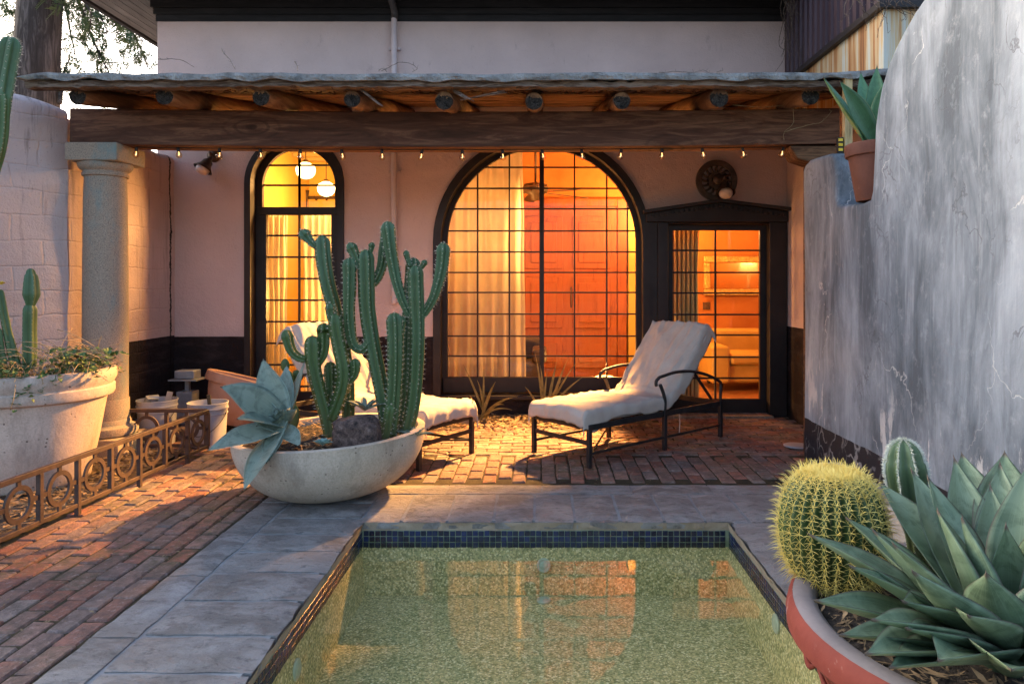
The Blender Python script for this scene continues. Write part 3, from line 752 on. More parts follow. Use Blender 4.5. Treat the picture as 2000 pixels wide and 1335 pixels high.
def panes(parent, cl, xs, zs, y):
    rg = random.Random(len(xs)*10+len(zs))
    for i in range(len(xs)-1):
        for j in range(len(zs)-1):
            p = clip_convex([(xs[i], zs[j]), (xs[i+1], zs[j]), (xs[i+1], zs[j+1]), (xs[i], zs[j+1])], cl)
            if len(p) < 3: continue
            ar = abs(sum(p[k-1][0]*p[k][1]-p[k][0]*p[k-1][1] for k in range(len(p))))/2
            if ar < .0008: continue
            cx = sum(q[0] for q in p)/len(p); cz = sum(q[1] for q in p)/len(p); tx, tz = rg.uniform(-.007, .007), rg.uniform(-.007, .007)
            m = MB(); n = len(p); ps = [(q[0], y+(q[0]-cx)*tx+(q[1]-cz)*tz, q[1]) for q in p]
            m.add(ps, [tuple(range(n))])
            m.build('pane', MAT['glass'], parent, fix=False)
def bars(parent, cl, xs, zs, y, w=.016, d=.03, mat='black', thick=()):
    for x in xs[1:-1]:
        ww = .05 if x in thick else w
        p = clip_convex([(x-ww/2, zs[0]-.01), (x+ww/2, zs[0]-.01), (x+ww/2, zs[-1]+1), (x-ww/2, zs[-1]+1)], cl)
        z1 = max(q[1] for q in p)
        m = MB(); m.box(x-ww/2, x+ww/2, y-d/2-(.014 if x in thick else 0), y+d/2, zs[0]-.01, z1+.004); m.build('muntin', MAT[mat], parent)
    for z in zs[1:-1]:
        p = clip_convex([(xs[0]-1, z-w/2), (xs[-1]+1, z-w/2), (xs[-1]+1, z+w/2), (xs[0]-1, z+w/2)], cl)
        if not p: continue
        m = MB(); m.box(min(q[0] for q in p)-.004, max(q[0] for q in p)+.004, y-d/2+.004, y+d/2-.004, z-w/2, z+w/2); m.build('muntin', MAT[mat], parent)
zpx = lambda py: EYE-(py-PY)/GS
xpx = lambda px: (px-PX)/GS
# --- big arched window
cl = [(CW[0]-CW[2], CW[3])]+[(CW[0]+CW[2], CW[3])]+arch_pts(CW[0], CW[1], CW[2], CW[3])[1:-1]
pin = arch_pts(CW[0], CW[1], CW[2]+.045, CW[3]-.16); pout = arch_pts(CW[0], CW[1], CW[2]+.125, CW[3]-.16)
win = ringarch(pin, pout, WY-.035, WY+.26).build('arched_window', MAT['black'], house)
win['label'] = 'tall black arched window with many small panes'
ringarch(arch_pts(CW[0], CW[1], CW[2]-.008, CW[3]), arch_pts(CW[0], CW[1], CW[2]+.047, CW[3]), GY-.03, GY+.03).build('frame', MAT['black'], win)
m = MB(); m.box(CW[0]-CW[2]-.04, CW[0]+CW[2]+.04, GY-.04, GY+.04, CW[3]-.15, CW[3]+.012); m.build('bottom_rail', MAT['black'], win, bevel=.006)
m = MB(); m.box(CW[0]-CW[2]-.13, CW[0]+CW[2]+.13, WY-.05, GY+.05, CW[3]-.21, CW[3]-.162); m.build('sill', MAT['black'], win, bevel=.012)
XS = [xpx(v) for v in (872, 933, 995, 1058, 1122, 1185, 1244)]; ZS = [zpx(v) for v in (738, 695, 656, 613, 571, 532, 492, 451, 408, 368, 327, 280)]
panes(win, cl, XS, ZS, GY); bars(win, cl, XS, ZS, GY, .016, .03, 'black', (XS[3],))
# --- arched french door
cl = [(LW[0]-LW[2], .03), (LW[0]+LW[2], .03)]+arch_pts(LW[0], LW[1], LW[2], 0)[1:-1]
fd = ringarch(arch_pts(LW[0], LW[1], LW[2]+.06, 0), arch_pts(LW[0], LW[1], LW[2]+.125, 0), WY-.035, WY+.26).build('arched_door', MAT['black'], house)
fd['label'] = 'narrow black arched glass door glowing yellow'
ringarch(arch_pts(LW[0], LW[1], LW[2]-.008, 0), arch_pts(LW[0], LW[1], LW[2]+.062, 0), GY-.03, GY+.03).build('frame', MAT['black'], fd)
zt = zpx(412)
m = MB(); m.box(LW[0]-LW[2]-.05, LW[0]+LW[2]+.05, GY-.04, GY+.04, zt-.045, zt+.04); m.build('transom', MAT['black'], fd, bevel=.006)
xl = [LW[0]-LW[2]+.012, LW[0], LW[0]+LW[2]-.012]
m = MB(); m.box(LW[0]-LW[2]+.004, LW[0]-LW[2]+.05, GY-.028, GY+.034, .03, zt-.046); m.box(LW[0]+LW[2]-.05, LW[0]+LW[2]-.004, GY-.028, GY+.034, .03, zt-.046); m.build('stile', MAT['black'], fd)
m = MB(); m.box(LW[0]-LW[2]+.05, LW[0]+LW[2]-.05, GY-.028, GY+.034, .03, .24); m.build('kick_rail', MAT['black'], fd)
zl = [zt+.04, zpx(362), zpx(323), zpx(280)]; panes(fd, cl, xl, zl, GY); bars(fd, cl, xl, zl, GY, .02)
zl = [.24]+[zpx(v) for v in (754, 712, 670, 628, 586, 544, 502, 460)]+[zt-.046]; xl = [LW[0]-LW[2]+.05, LW[0], LW[0]+LW[2]-.05]
panes(fd, cl, xl, zl, GY); bars(fd, cl, xl, zl, GY, .02)
# --- glazed door with pediment
dr = MB(); 
for (x0, x1, z0, z1) in ((1.245, DX0+.004, 0, 2.06), (DX1-.004, 2.615, 0, 2.06)): dr.box(x0, x1, WY-.05, WY+.2, z0, z1)
dr.box(DX0, DX1, WY-.04, WY+.2, DZ1, 2.06)
dr = dr.build('glazed_door', MAT['black'], house, bevel=.008); dr['label'] = 'black glazed door under a low pediment'
m = MB(); m.prism([(1.12, 2.062), (2.625, 2.062), (2.625, 2.17), (1.885, 2.275), (1.12, 2.15)], lambda p: (p[0], WY-.07, p[1]), lambda p: (p[0], WY+.1, p[1])); m.build('pediment', MAT['black'], dr, bevel=.008)
for (a, b) in (((1.09, 2.145), (1.885, 2.262)), ((2.66, 2.168), (1.885, 2.262))):
    m = MB(); m.bar((a[0], WY-.075, a[1]+.02), (b[0], WY-.075, b[1]+.02), .13, .035, (0, 0, 1)); m.build('cornice', MAT['black'], dr, bevel=.005)
for k in range(28):
    x = 1.16+k*.052; zz = 2.105+(.115*(1-abs(x-1.885)/.76))
    m = MB(); m.box(x, x+.03, WY-.095, WY-.068, zz, zz+.028); m.build('dentil', MAT['black'], dr)
m = MB()
gx0, gx1, gz0, gz1 = xpx(1313), xpx(1483), zpx(778), zpx(450); DY = 7.74
gx0 = (1313-PX)*DY/FPX; gx1 = (1483-PX)*DY/FPX; gz0 = EYE-(778-PY)*DY/FPX; gz1 = EYE-(450-PY)*DY/FPX
for b in ((DX0+.003, gx0, .02, DZ1-.003), (gx1, DX1-.003, .02, DZ1-.003), (gx0, gx1, .02, gz0), (gx0, gx1, gz1, DZ1-.003)): m.box(b[0], b[1], DY-.025, DY+.025, b[2], b[3])
lf = m.build('door_leaf', MAT['black'], dr)
cl = [(gx0, gz0), (gx1, gz0), (gx1, gz1), (gx0, gz1)]; xs_ = [gx0, (1397-PX)*DY/FPX, gx1]; zs_ = [gz0]+[EYE-(v-PY)*DY/FPX for v in (738, 697, 654, 614, 572, 532, 489)]+[gz1]
panes(dr, cl, xs_, zs_, DY); bars(dr, cl, xs_, zs_, DY, .018)
m = MB(); c = Vector(((1319-PX)*DY/FPX, DY-.03, EYE-(637-PY)*DY/FPX)); q = Vector((0, -1, 0)).to_track_quat('Z', 'Y').to_matrix()
m.lathe([(.03, 0), (.03, .006), (.012, .012), (.012, .03), (.026, .04), (.03, .055), (.022, .07), (.001, .074)], c, 20, tilt=q); m.build('door_knob', MAT['gilt'], dr, True)
m = MB(); m.box(1.14, 1.246, WY-.018, WY+.02, 0, 2.063); m.build('trim_board', MAT['black'], house)
m = MB(); m.box(DX0-.02, DX1+.02, WY-.12, WY+.2, -.03, .022); m.build('threshold', MAT['timber'], house, bevel=.006)
# --- eaves: frieze, soffit boards, fascia
for (z0, z1, d) in ((4.2, 4.27, .012), (4.272, 4.335, .03), (4.337, 4.42, .05)):
    m = MB(); m.box(-4.08-d, 2.63, WY-d, WY+.002, z0, z1); m.build('frieze_board', MAT['fascia'], house)
for k in range(7):
    m = MB(); m.box(-4.8+k*.105+.004, -4.8+(k+1)*.105-.004, 6.95, 12.6, 4.423, 4.445); m.build('soffit_board', MAT['soffit'], house)
for k in range(7):
    m = MB(); m.box(-4.06, 3.2, 6.95+k*.1+.003, 6.95+(k+1)*.1-.003, 4.423, 4.445); m.build('soffit_board', MAT['fascia'], house)
m = MB(); m.box(-4.86, 3.2, 6.85, 6.94, 4.4, 4.58); m.build('fascia_board', MAT['fascia'], house)
m = MB(); m.box(-4.86, -4.81, 6.945, 12.6, 4.4, 4.58); m.build('fascia_board', MAT['fascia'], house)
m = MB(); m.add([(-4.9, 6.8, 4.59), (4.8, 6.8, 4.59), (4.8, 12.7, 4.59), (-4.9, 12.7, 4.59), (-2, 9.7, 5.6), (3, 9.7, 5.6)], [(0, 1, 5, 4), (1, 2, 5), (2, 3, 4, 5), (3, 0, 4), (0, 3, 2, 1)]); m.build('roof', MAT['fascia'], house)
# --- side block at the right: pink below, rusty panel and ribbed metal above
m = MB(); m.add([(2.63, WY, -.05), (2.63, 5.6, -.05), (2.63, 5.6, 3.0), (2.63, WY, 3.0)], [(0, 1, 2, 3)]); m.build('side_wall', MAT['sidewall'], house, fix=False)
m = MB(); m.box(2.64, 4.6, 5.51, WY+.3, 2.6, 3.56); m.build('rusty_wall', MAT['rust'], house)
m = MB()
def rib(p, q, n):
    p, q = Vector(p), Vector(q); d = (q-p); nr = Vector((d.y, -d.x, 0)).normalized()
    pts = []
    for k in range(n):
        for (t, o) in ((0, 0), (.62, 0), (.68, .022), (.94, .022)): pts.append(p+d*((k+t)/n)+nr*o)
    pts.append(q)
    vs = [(a.x, a.y, 3.55) for a in pts]+[(a.x, a.y, 5.0) for a in pts]; k = len(pts)
    m.add(vs, [(i, i+1, k+i+1, k+i) for i in range(k-1)])
rib((2.61, WY, 0), (2.61, 5.48, 0), 17); rib((2.61, 5.48, 0), (4.6, 5.48, 0), 15)
m.build('ribbed_metal_panel', MAT['metalpanel'], house, fix=False, solid=.004)
m = MB(); m.box(2.585, 2.635, 5.455, WY-.001, 3.52, 3.57); m.box(2.6351, 4.6, 5.455, 5.505, 3.52, 3.57); m.build('panel_edge', MAT['black'], house)
# --- inside: shell of the two lit rooms
m = MB(); m.box(-4.05, 4.6, WY+.0, 12.6, -.05, 0.015); m.build('room_floor', MAT['woodfloor'], house)
m = MB(); m.add([(-4.0, WY+.245, 0), (-4.0, 12.4, 0), (-4.0, 12.4, 3.5), (-4.0, WY+.245, 3.5), (-1.55, 12.4, 0), (-1.55, 12.4, 3.5), (-1.55, WY+.245, 0), (-1.55, WY+.245, 3.5)], [(0, 1, 2, 3), (1, 4, 5, 2), (4, 6, 7, 5)])
m.build('yellow_room_wall', MAT['yellowplaster'], house, fix=False)
m = MB(); m.add([(-1.45, WY+.245, 0), (-1.45, 10.7, 0), (-1.45, 10.7, 3.7), (-1.45, WY+.245, 3.7), (4.5, 10.7, 0), (4.5, 10.7, 3.7), (4.5, WY+.245, 0), (4.5, WY+.245, 3.7)], [(0, 1, 2, 3), (1, 4, 5, 2), (4, 6, 7, 5)])
m.build('red_room_wall', MAT['redplaster'], house, fix=False)
m = MB(); m.box(2.64, 4.55, WY+.05, WY+.24, 0, 3.7); m.build('front_return', MAT['redplaster'], house)
m = MB(); m.box(-4.04, -1.5, WY+.246, 12.5, 3.5, 3.53); m.build('room_ceiling', MAT['ceilboard'], house)
m = MB(); m.box(-1.499, 4.6, WY+.246, 12.5, 3.7, 3.73); m.build('room_ceiling', MAT['redplaster'], house)
for k in range(9):
    m = MB(); x = -1.2+k*.62; m.box(x, x+.12, WY+.3, 10.69, 3.5, 3.69); m.build('ceiling_joist', MAT['redplaster'], house)
for k in range(10):
    m = MB(); y = 8.1+k*.43; m.box(-3.99, -1.56, y, y+.04, 3.45, 3.499); m.build('ceiling_batten', MAT['ceilboard'], house)
RB = FPX/10.66
def bp(px, py): return ((px-PX)/RB, EYE-(py-PY)/RB)
id_ = MB(); x0, _ = bp(1012, 0); x1, _ = bp(1205, 0); zt_ = bp(0, 404)[1]
id_.box(x0, x1, 10.63, 10.69, .01, zt_); idr = id_.build('inner_door', MAT['reddoor'], house, bevel=.004)
mid = (x0+x1)/2
for (a, b) in ((x0+.1, mid-.07), (mid+.07, x1-.1)):
    for (c, d) in ((.15, .62), (.74, 1.5), (1.62, zt_-.14)):
        m = MB(); m.box(a, b, 10.605, 10.632, c, d); p_ = m.build('panel', MAT['reddoor'], idr, bevel=.02)
        m = MB(); m.box(a+.09, b-.09, 10.585, 10.606, c+.09, d-.09); m.build('panel', MAT['reddoor'], idr, bevel=.012)
for (a, b, c, d) in ((x0-.14, x0-.003, .01, zt_+.12), (x1+.003, x1+.14, .01, zt_+.12), (x0, x1, zt_+.003, zt_+.12)):
    m = MB(); m.box(a, b, 10.6, 10.69, c, d); m.build('door_casing', MAT['reddoor'], house, bevel=.008)
m = MB(); m.tube(bez((mid+.05, 10.6, 1.05), (mid+.05, 10.53, 1.2), (mid+.05, 10.6, 1.35), 10), .012, 8); m.build('pull_handle', MAT['bronze'], idr, True)
xa, _ = bp(1218, 0); xb, _ = bp(1240, 0)
m = MB(); m.box(xa+.06, xb+.1, 10.55, 10.69, .01, 2.6); m.build('door_casing', MAT['yellowplaster'], house)
xs0, zz0 = bp(1381, 597)
m = MB(); m.box(xs0-.055, xs0+.055, 10.685, 10.698, zz0-.055, zz0+.055); m.build('light_switch', MAT['bronze'], house, bevel=.004)
# ================================================================ RAMADA (porch roof)
ram = thing('porch_roof', 'sagging porch roof of round logs on a heavy dark beam', 'porch', (-.6, 5.9, 2.5))
BY0, BY1 = 5.78, 6.05
m = MB()
def beamf(i, j):
    x = -3.80+6.22*i; a = j*4
    sag = -.028*math.sin(math.pi*i)
    cr = [(BY0, 2.545), (BY0, 2.83), (BY1, 2.83), (BY1, 2.545), (BY0, 2.545)][int(a)]
    nz = .006*noise.noise((x*1.5, a, 1))
    return (x, cr[0]+nz, cr[1]+sag+nz)
m.grid(40, 4, beamf); b = len(m.v); m.f += [(0, 1, 2, 3), (200, 201, 202, 203)]
m.build('beam', MAT['beam'], ram, bevel=.012)
vig = [(152, 185), (322, 185), (510, 187), (688, 191), (868, 194), (1043, 195), (1215, 194), (1405, 188), (1583, 184)]
def vz(y): return 2.79+(y-5.3)*.182
for k, (px, py) in enumerate(vig):
    x = (px-PX)*5.3/FPX; rg = random.Random(k+40); dz = -(py-188)*5.3/FPX
    pts = []; rr = []
    for i in range(15):
        y = 5.3+(7.66-5.3)*i/14; pts.append((x+.012*noise.noise((k*3, y*1.3, 0)), y, vz(y)+dz*(1-i/14)+.008*noise.noise((k*3, y*1.3, 5)))); rr.append((.066+.008*((k*37) % 10)/10)+.006*noise.noise((k, y*2, 9))-(.006 if i == 0 else 0))
    lg = MB().tube(pts, rr, 18, True).build('log', MAT['log'], ram, True, auto=True)
    e = MB(); n = 26; vs = []; fs = []
    for ri in range(5):
        for t in range(n):
            th = 6.283*t/n; q = rr[0]*1.02*(1-ri/5)*(1+.05*noise.noise((math.cos(th)*2, math.sin(th)*2, k)))
            vs.append((pts[0][0]+q*math.cos(th), 5.298-.006*(ri > 0)+.01*abs(noise.noise((math.cos(th)*4*(5-ri)/5, math.sin(th)*4, k+ri))), pts[0][2]+q*math.sin(th)))
    vs.append((pts[0][0], 5.296, pts[0][2]))
    fs = [(r*n+t, r*n+(t+1) % n, (r+1)*n+(t+1) % n, (r+1)*n+t) for r in range(4) for t in range(n)]+[(4*n+t, 4*n+(t+1) % n, 5*n) for t in range(n)]
    e.add(vs, fs).build('log_end', MAT['logend'], lg)
def topz(y): return vz(y)+.074
for k in range(15):                        # rough boards on the logs
    y0 = 5.24+k*.158; y1 = y0+.15; m = MB()
    def bf(i, j, y0=y0, y1=y1, k=k):
        x = -3.7+6.3*i; y = y0 if j in (0, .75, 1) else y1
        ny = .02*noise.noise((x*2.2, k*7, j*2 % 1))
        z = topz(y)+(0 if j in (0, .25, 1) else .028)+.006*noise.noise((x*3, k, j))
        y = [y0, y1, y1, y0, y0][int(j*4)]+ny
        z = topz(y)+(0 if int(j*4) in (0, 1, 4) else .028)+.007*noise.noise((x*3, k, 2))
        return (x, y, z)
    m.grid(46, 4, bf); m.build('deck_board', MAT['plank'], ram)
# hanging splinters, bark strips
rg = random.Random(5); m = MB()
for _ in range(420):
    x = rg.uniform(-3.5, 2.5); y = rg.uniform(5.2, 5.75); z = topz(y)-.002
    d = Vector((rg.uniform(-.09, .09), rg.uniform(-.02, .02), -rg.uniform(.005, .03))); s = Vector((0, .006, .006))
    m.add([Vector((x, y, z))-s, Vector((x, y, z))+s, Vector((x, y, z))+d], [(0, 1, 2)])
tag(m.build('splinters', MAT['plank'], ram, fix=False), kind='stuff')
m = MB()                                   # split edge board
def ebf(i, j):
    x = -3.73+6.36*i; wv = .02*noise.noise((x*1.3, 0, 4))+.008*noise.noise((x*7, 0, 1))
    zz = topz(5.19)-.004; k = int(round(j*4)) % 4
    th = .05+.022*noise.noise((x*1.1, 3, 3))+.012*noise.noise((x*13, 3, 3))
    return (x, 5.185+(0 if k in (0, 1) else .1)+.016*noise.noise((x*5, k, 0)), zz+wv*.6+(0 if k in (0, 3) else th)+.012*noise.noise((x*16, k, 7)))
m.grid(320, 4, ebf); m.build('edge_board', MAT['edgewood'], ram)
m = MB()                                   # grey coated slab edge, uneven
def sl(i, j):
    x = -3.79+6.43*i; y = 5.14+(7.63-5.14)*j
    lift = -.012*math.sin(math.pi*i)+.013*noise.noise((x*.9, 0, 3))+.006*noise.noise((x*4, 0, 5))+(.03 if i > .9 else 0)*(i-.9)*10
    tp = min(1, i*22)**.5
    return (x, y+.03*noise.noise((x*1.7, j*3, 1))*(1-j), topz(y)+.055+lift, tp)
N1, N2 = 260, 6; vs = []
for i in range(N1+1):
    for j in range(N2+1):
        x, y, z, tp = sl(i/N1, j/N2); vs.append((x, y, z+.042*tp+.01*noise.noise((x*3.1, y*5, 2))*(1 if j == 0 else .3)+.004*noise.noise((x*9, y*9, 0))))
    x, y, z, tp = sl(i/N1, 0); vs.append((x, y-.004+.012*noise.noise((x*11, 0, 4)), z+.02*tp+.006*noise.noise((x*9, 2, 4)))); vs.append((x, y+.004+.014*noise.noise((x*17, 3, 4)), z-.004+.02*noise.noise((x*6, 0, 8)))); x, y, z, tp = sl(i/N1, .5); vs.append((x, y, z-.02))
W = N2+4; fs = []
for i in range(N1):
    a, c = i*W, (i+1)*W
    for j in range(N2): fs.append((a+j, c+j, c+j+1, a+j+1))
    fs += [(a, a+N2+1, c+N2+1, c), (a+N2+1, a+N2+2, c+N2+2, c+N2+1), (a+N2+2, a+N2+3, c+N2+3, c+N2+2)]
m.add(vs, fs); m.build('roofing_slab', MAT['roofing'], ram, False)
m = MB(); m.prism([(2.02, 2.53), (2.5, 2.53), (2.5, 2.39), (2.2, 2.39), (2.08, 2.43)], lambda p: (p[0], 5.8, p[1]), lambda p: (p[0], 6.03, p[1])); m.build('corbel', MAT['plank'], ram, bevel=.012)
m = MB(); m.box(2.2, 2.5, 5.82, 6.0, -.03, 2.389); m.build('post', MAT['plank'], ram, bevel=.01)
# dead vine stems along the roof
def twig(name, label, paths, r_=.004, cat='vine', mat='twig', parent=None):
    m = MB()
    for p in paths:
        sp = smooth_path(p, 5); sp = [q+Vector((.006*noise.noise(q*30), .006*noise.noise(q*30+Vector((5, 0, 0))), .006*noise.noise(q*30+Vector((0, 5, 0))))) for q in sp]
        m.tube(sp, [r_*(1-.6*i/len(sp)) for i in range(len(sp))], 5)
        for q in sp[2::3]: m.tube([q, q+Vector((random.uniform(-.02, .02), random.uniform(-.02, .01), random.uniform(0, .025)))], [r_*.5, r_*.2], 4)
    return tag(m.build(name, MAT[mat], parent, True), label, cat)
P = lambda x, y, Y=5.2: at(x, y, Y)
twig('dry_vine', 'bare vine shoot curling up left end of porch roof', [[P(308, 116), P(330, 115), P(355, 118), P(380, 132)], [P(433, 97), P(440, 107), P(450, 118), P(459, 136)]])
twig('dry_vine', 'bare looped vine beside the downpipe on porch roof', [[P(745, 140), P(762, 130), P(782, 122), P(800, 124), P(815, 134), P(805, 140)], [P(740, 138), P(748, 134), P(755, 141)], [P(575, 120), P(581, 130), P(582, 139)]])
twig('dry_vine', 'thin thorny vine lying on right part of porch roof', [[P(1288, 142), P(1320, 140), P(1350, 142), P(1372, 138), P(1385, 142)], [P(1400, 142), P(1412, 138)]])
twig('dry_vine', 'pale loose tendril hanging over right end of beam', [[P(1430, 205, 5.75), P(1480, 209, 5.76), P(1530, 206, 5.76), P(1600, 196, 5.7)], [P(1548, 200, 5.7), P(1549, 240, 5.76), P(1532, 258, 5.76), P(1531, 275, 5.76)], [P(1532, 258, 5.76), P(1575, 245, 5.76), P(1605, 238, 5.76), P(1625, 215, 5.74)]], .003, 'vine', 'drystem')
m = MB()
for k, q in enumerate(((700, 172, 742, 205), (880, 172, 920, 195), (885, 178, 905, 190), (900, 196, 985, 178))):
    a, b = P(q[0], q[1], 5.27), P(q[2], q[3], 5.2); m.bar(a, b, .018, .008); m.bar(a+Vector((.01, 0, .005)), b+Vector((.02, 0, -.01)), .01, .006)
m.build('split_wood', MAT['edgewood'], ram)
# ================================================================ COLUMN
CX, CY = -3.595, 5.93
colm = thing('stone_column', 'speckled stone column with square cap holding the dark beam', 'column', (CX, CY, 0))
m = MB(); m.box(CX-.245, CX+.245, CY-.245, CY+.245, -.02, .17); m.build('plinth', MAT['granite'], colm, bevel=.012)
m = MB(); m.lathe([(.2, .17), (.235, .18), (.243, .21), (.235, .24), (.2, .252), (.19, .262), (.186, .285), (.178, .3)], (CX, CY, 0), 40); m.build('base_ring', MAT['granite'], colm, True, auto=True)
m = MB(); m.lathe([(.176, .3), (.175, .46), (.172, .467)], (CX, CY, 0), 40); m.build('lower_drum', MAT['granite'], colm, True, auto=True)
m = MB(); m.lathe([(.167, .468), (.168, 1.0), (.165, 1.6), (.16, 2.1), (.154, 2.29)], (CX, CY, 0), 40); m.build('shaft', MAT['granite'], colm, True, auto=True)
m = MB(); m.lathe([(.158, 2.289), (.17, 2.295), (.172, 2.315), (.163, 2.325), (.165, 2.335), (.185, 2.35), (.2, 2.372), (.205, 2.395), (.2, 2.4)], (CX, CY, 0), 40); m.build('capital', MAT['granite'], colm, True, auto=True)
m = MB(); m.box(CX-.205, CX+.215, CY-.21, CY+.21, 2.4, 2.545); m.build('abacus', MAT['granite'], colm, bevel=.012)
# ================================================================ LEFT GARDEN WALL
gw = thing('garden_wall', 'pink painted garden wall with crumbling top behind the stone column', 'wall', (-3.95, 6.8, 0))
def wallstrip(p, q, z0, zt, th, n, k, side, name, mat, rough=.012):
    p, q = Vector(p), Vector(q); d = (q-p).normalized(); nr = Vector((-d.y, d.x, 0))*side; m = MB()
    NZ = 26; sec = [(0, z0+(1-z0)*0)]
    def f(i, j):
        c = p.lerp(q, i); top = zt(i); rr = .07
        L = [(0, z0, 0)]
        J = j*(NZ+8)
        if J <= NZ: z = z0+(top-rr-z0)*J/NZ; o = 0
        elif J <= NZ+5:
            a = (J-NZ)/5*math.pi/2; z = top-rr+rr*math.sin(a); o = -rr+rr*math.cos(a)
        else:
            a = (J-NZ-5)/3; z = top-(.1*max(0, a-.7)); o = -rr-(th-rr)*a
        bu = rough*noise.noise((c.x*3, c.y*3, z*3))+rough*1.3*noise.noise((c.x*1.1, c.y*1.1, z*1.4+k))
        return c+nr*(o+bu)+Vector((0, 0, z))
    m.grid(n, NZ+8, f); return m.build(name, MAT[mat], gw, True)
JX, JY = -3.9, 5.93
wallstrip((JX, 7.655, 0), (JX, JY, 0), -.05, lambda i: 2.765+.03*i*i+.012*noise.noise((i*9, 0, 0)), .25, 60, 1, 1, 'far_wall', 'pinkwall')
wallstrip((JX-.01, JY+.01, 0), (-4.95, 3.75, 0), -.05, lambda i: 2.86+.05*math.sin(min(1, i*3)*3.14)+.02*noise.noise((i*6, 3, 0)), .3, 60, 2, 1, 'near_wall', 'pinknear', .018)
m = MB(); m.box(-4.15, -3.96, 6.0, 7.6, -.05, 2.74); m.build('wall_core', MAT['pinkwall'], gw)
# ================================================================ RIGHT STUCCO WALL
sw = thing('stucco_wall', 'tall weathered blue grey stucco wall with stepped top and sweeping curve', 'wall', (2.2, 4.3, 0))
prof = [(5.64, -.05), (5.64, 2.3), (5.6, 2.345), (5.52, 2.365), (5.3, 2.355), (5.16, 2.35), (5.1, 2.34), (5.065, 2.3), (5.05, 2.2), (5.045, 2.03), (5.02, 1.975), (4.96, 1.955), (4.6, 1.94), (4.5, 1.95), (4.475, 2.0), (4.46, 2.15), (4.435, 2.38),
        (4.4, 2.5), (4.345, 2.61), (4.27, 2.71), (4.18, 2.795), (4.08, 2.865), (3.98, 2.925), (3.88, 2.97), (3.75, 3.015), (3.55, 3.06)]
prof += [(3.2, 3.1), (2.2, 3.13), (1.2, 3.13), (1.2, -.05)]
bm = bmesh.new(); X0, X1 = 2.075, 2.33
fv = [bm.verts.new((X0, p[0], p[1])) for p in prof]; bv = [bm.verts.new((X1, p[0], p[1])) for p in prof]
n = len(prof); f1 = bm.faces.new(fv); f2 = bm.faces.new(bv[::-1])
for i in range(n): bm.faces.new([fv[i], bv[i], bv[(i+1) % n], fv[(i+1) % n]])
bmesh.ops.recalc_face_normals(bm, faces=bm.faces)
eds = [e for e in bm.edges if abs(e.verts[0].co.x-e.verts[1].co.x) < .01 and not all(v.co.z < 0 for v in e.verts)]
bmesh.ops.bevel(bm, geom=eds, offset=.03, segments=3, affect='EDGES', profile=.6)
bmesh.ops.triangulate(bm, faces=[f for f in bm.faces if len(f.verts) > 8])
for it in range(5):
    long = [e for e in bm.edges if e.calc_length() > .16]
    if not long: break
    bmesh.ops.subdivide_edges(bm, edges=long, cuts=1); bmesh.ops.triangulate(bm, faces=[f for f in bm.faces if len(f.verts) > 4])
for v in bm.verts:
    v.co.x += .014*noise.noise(v.co*1.6)+.005*noise.noise(v.co*5)
    v.co.z += .008*noise.noise(v.co*2.5)
    if v.co.y > 5.5: v.co.y += .008*noise.noise(v.co*3)
me = bpy.data.meshes.new('wall_body'); bm.to_mesh(me); bm.free(); me.materials.append(MAT['grey'])
me.polygons.foreach_set('use_smooth', [True]*len(me.polygons)); me.set_sharp_from_angle(angle=R(60))
link('wall_body', me, sw)
m = MB(); m.box(1.9, 2.06, 3.3, 4.9, .0, .2); tag(m.build('timber_ledge', MAT['bowl'], None, bevel=.012), 'low pale slab ledge along foot of the grey stucco wall', 'ledge')
m = MB(); m.box(1.78, 1.9, 3.28, 3.45, .0, .25); tag(m.build('wood_block', MAT['timber'], None, bevel=.008), 'small worn wooden block between cactus and stucco wall', 'block')
# ================================================================ IRON FENCE
fen = thing('iron_fence', 'low rusty iron garden fence with a row of rings', 'fence', (-2.83, 4.8, 0))
FX = lambda y: -2.875+.045*(y-3.7)
def panel(parent, p, q, zt, zb, n, foot=True):
    p, q = Vector(p), Vector(q); d = (q-p).normalized(); s = (q-p).length/n
    pf = q
    m = MB(); m.bar(p+Vector((0, 0, zt)), q+Vector((0, 0, zt)), .03, .03); m.build('top_rail', MAT['iron'], parent, bevel=.003)
    m = MB(); m.bar(p+Vector((0, 0, zb)), q+Vector((0, 0, zb)), .022, .026); m.build('bottom_rail', MAT['iron'], parent, bevel=.003)
    for k in range(n+1):
        c = p+d*s*k; m = MB(); m.bar(c+Vector((0, 0, -.02 if k % 2 == 0 else zb)), c+Vector((0, 0, zt-.015)), .028, .028, d); m.build('post', MAT['iron'], parent, bevel=.002)
        if k == n: break
        c = p+d*s*(k+.5)+Vector((0, 0, (zt+zb)/2)); ro = .105; ri = .078; m = MB(); N = 36; vs = []; nr = Vector((-d.y, d.x, 0))*.007
        for t in range(N):
            th = 6.283185*t/N; u = d*math.cos(th)+Vector((0, 0, math.sin(th)))
            vs += [c+u*ri-nr, c+u*ro-nr, c+u*ro+nr, c+u*ri+nr]
        m.add(vs, [(4*t+k2, 4*t+(k2+1) % 4, 4*((t+1) % N)+(k2+1) % 4, 4*((t+1) % N)+k2) for t in range(N) for k2 in range(4)])
        for (u, L) in ((d, s/2-.013), (-d, s/2-.013), (Vector((0, 0, 1)), (zt-zb)/2-.014), (Vector((0, 0, -1)), (zt-zb)/2-.012)):
            m.bar(c+u*(ro-.006), c+u*L, .012, .026, d if abs(u.z) > .5 else (0, 0, 1))
        m.build('ring', MAT['iron'], parent)
y0, y1 = 3.15, 5.98
panel(fen, (FX(y0), y0, 0), (FX(y1), y1, 0), .352, .06, 9)
panel(fen, (FX(y1)-1.02, y1+.022, 0), (FX(y1)-.024, y1+.022, 0), .352, .06, 3)
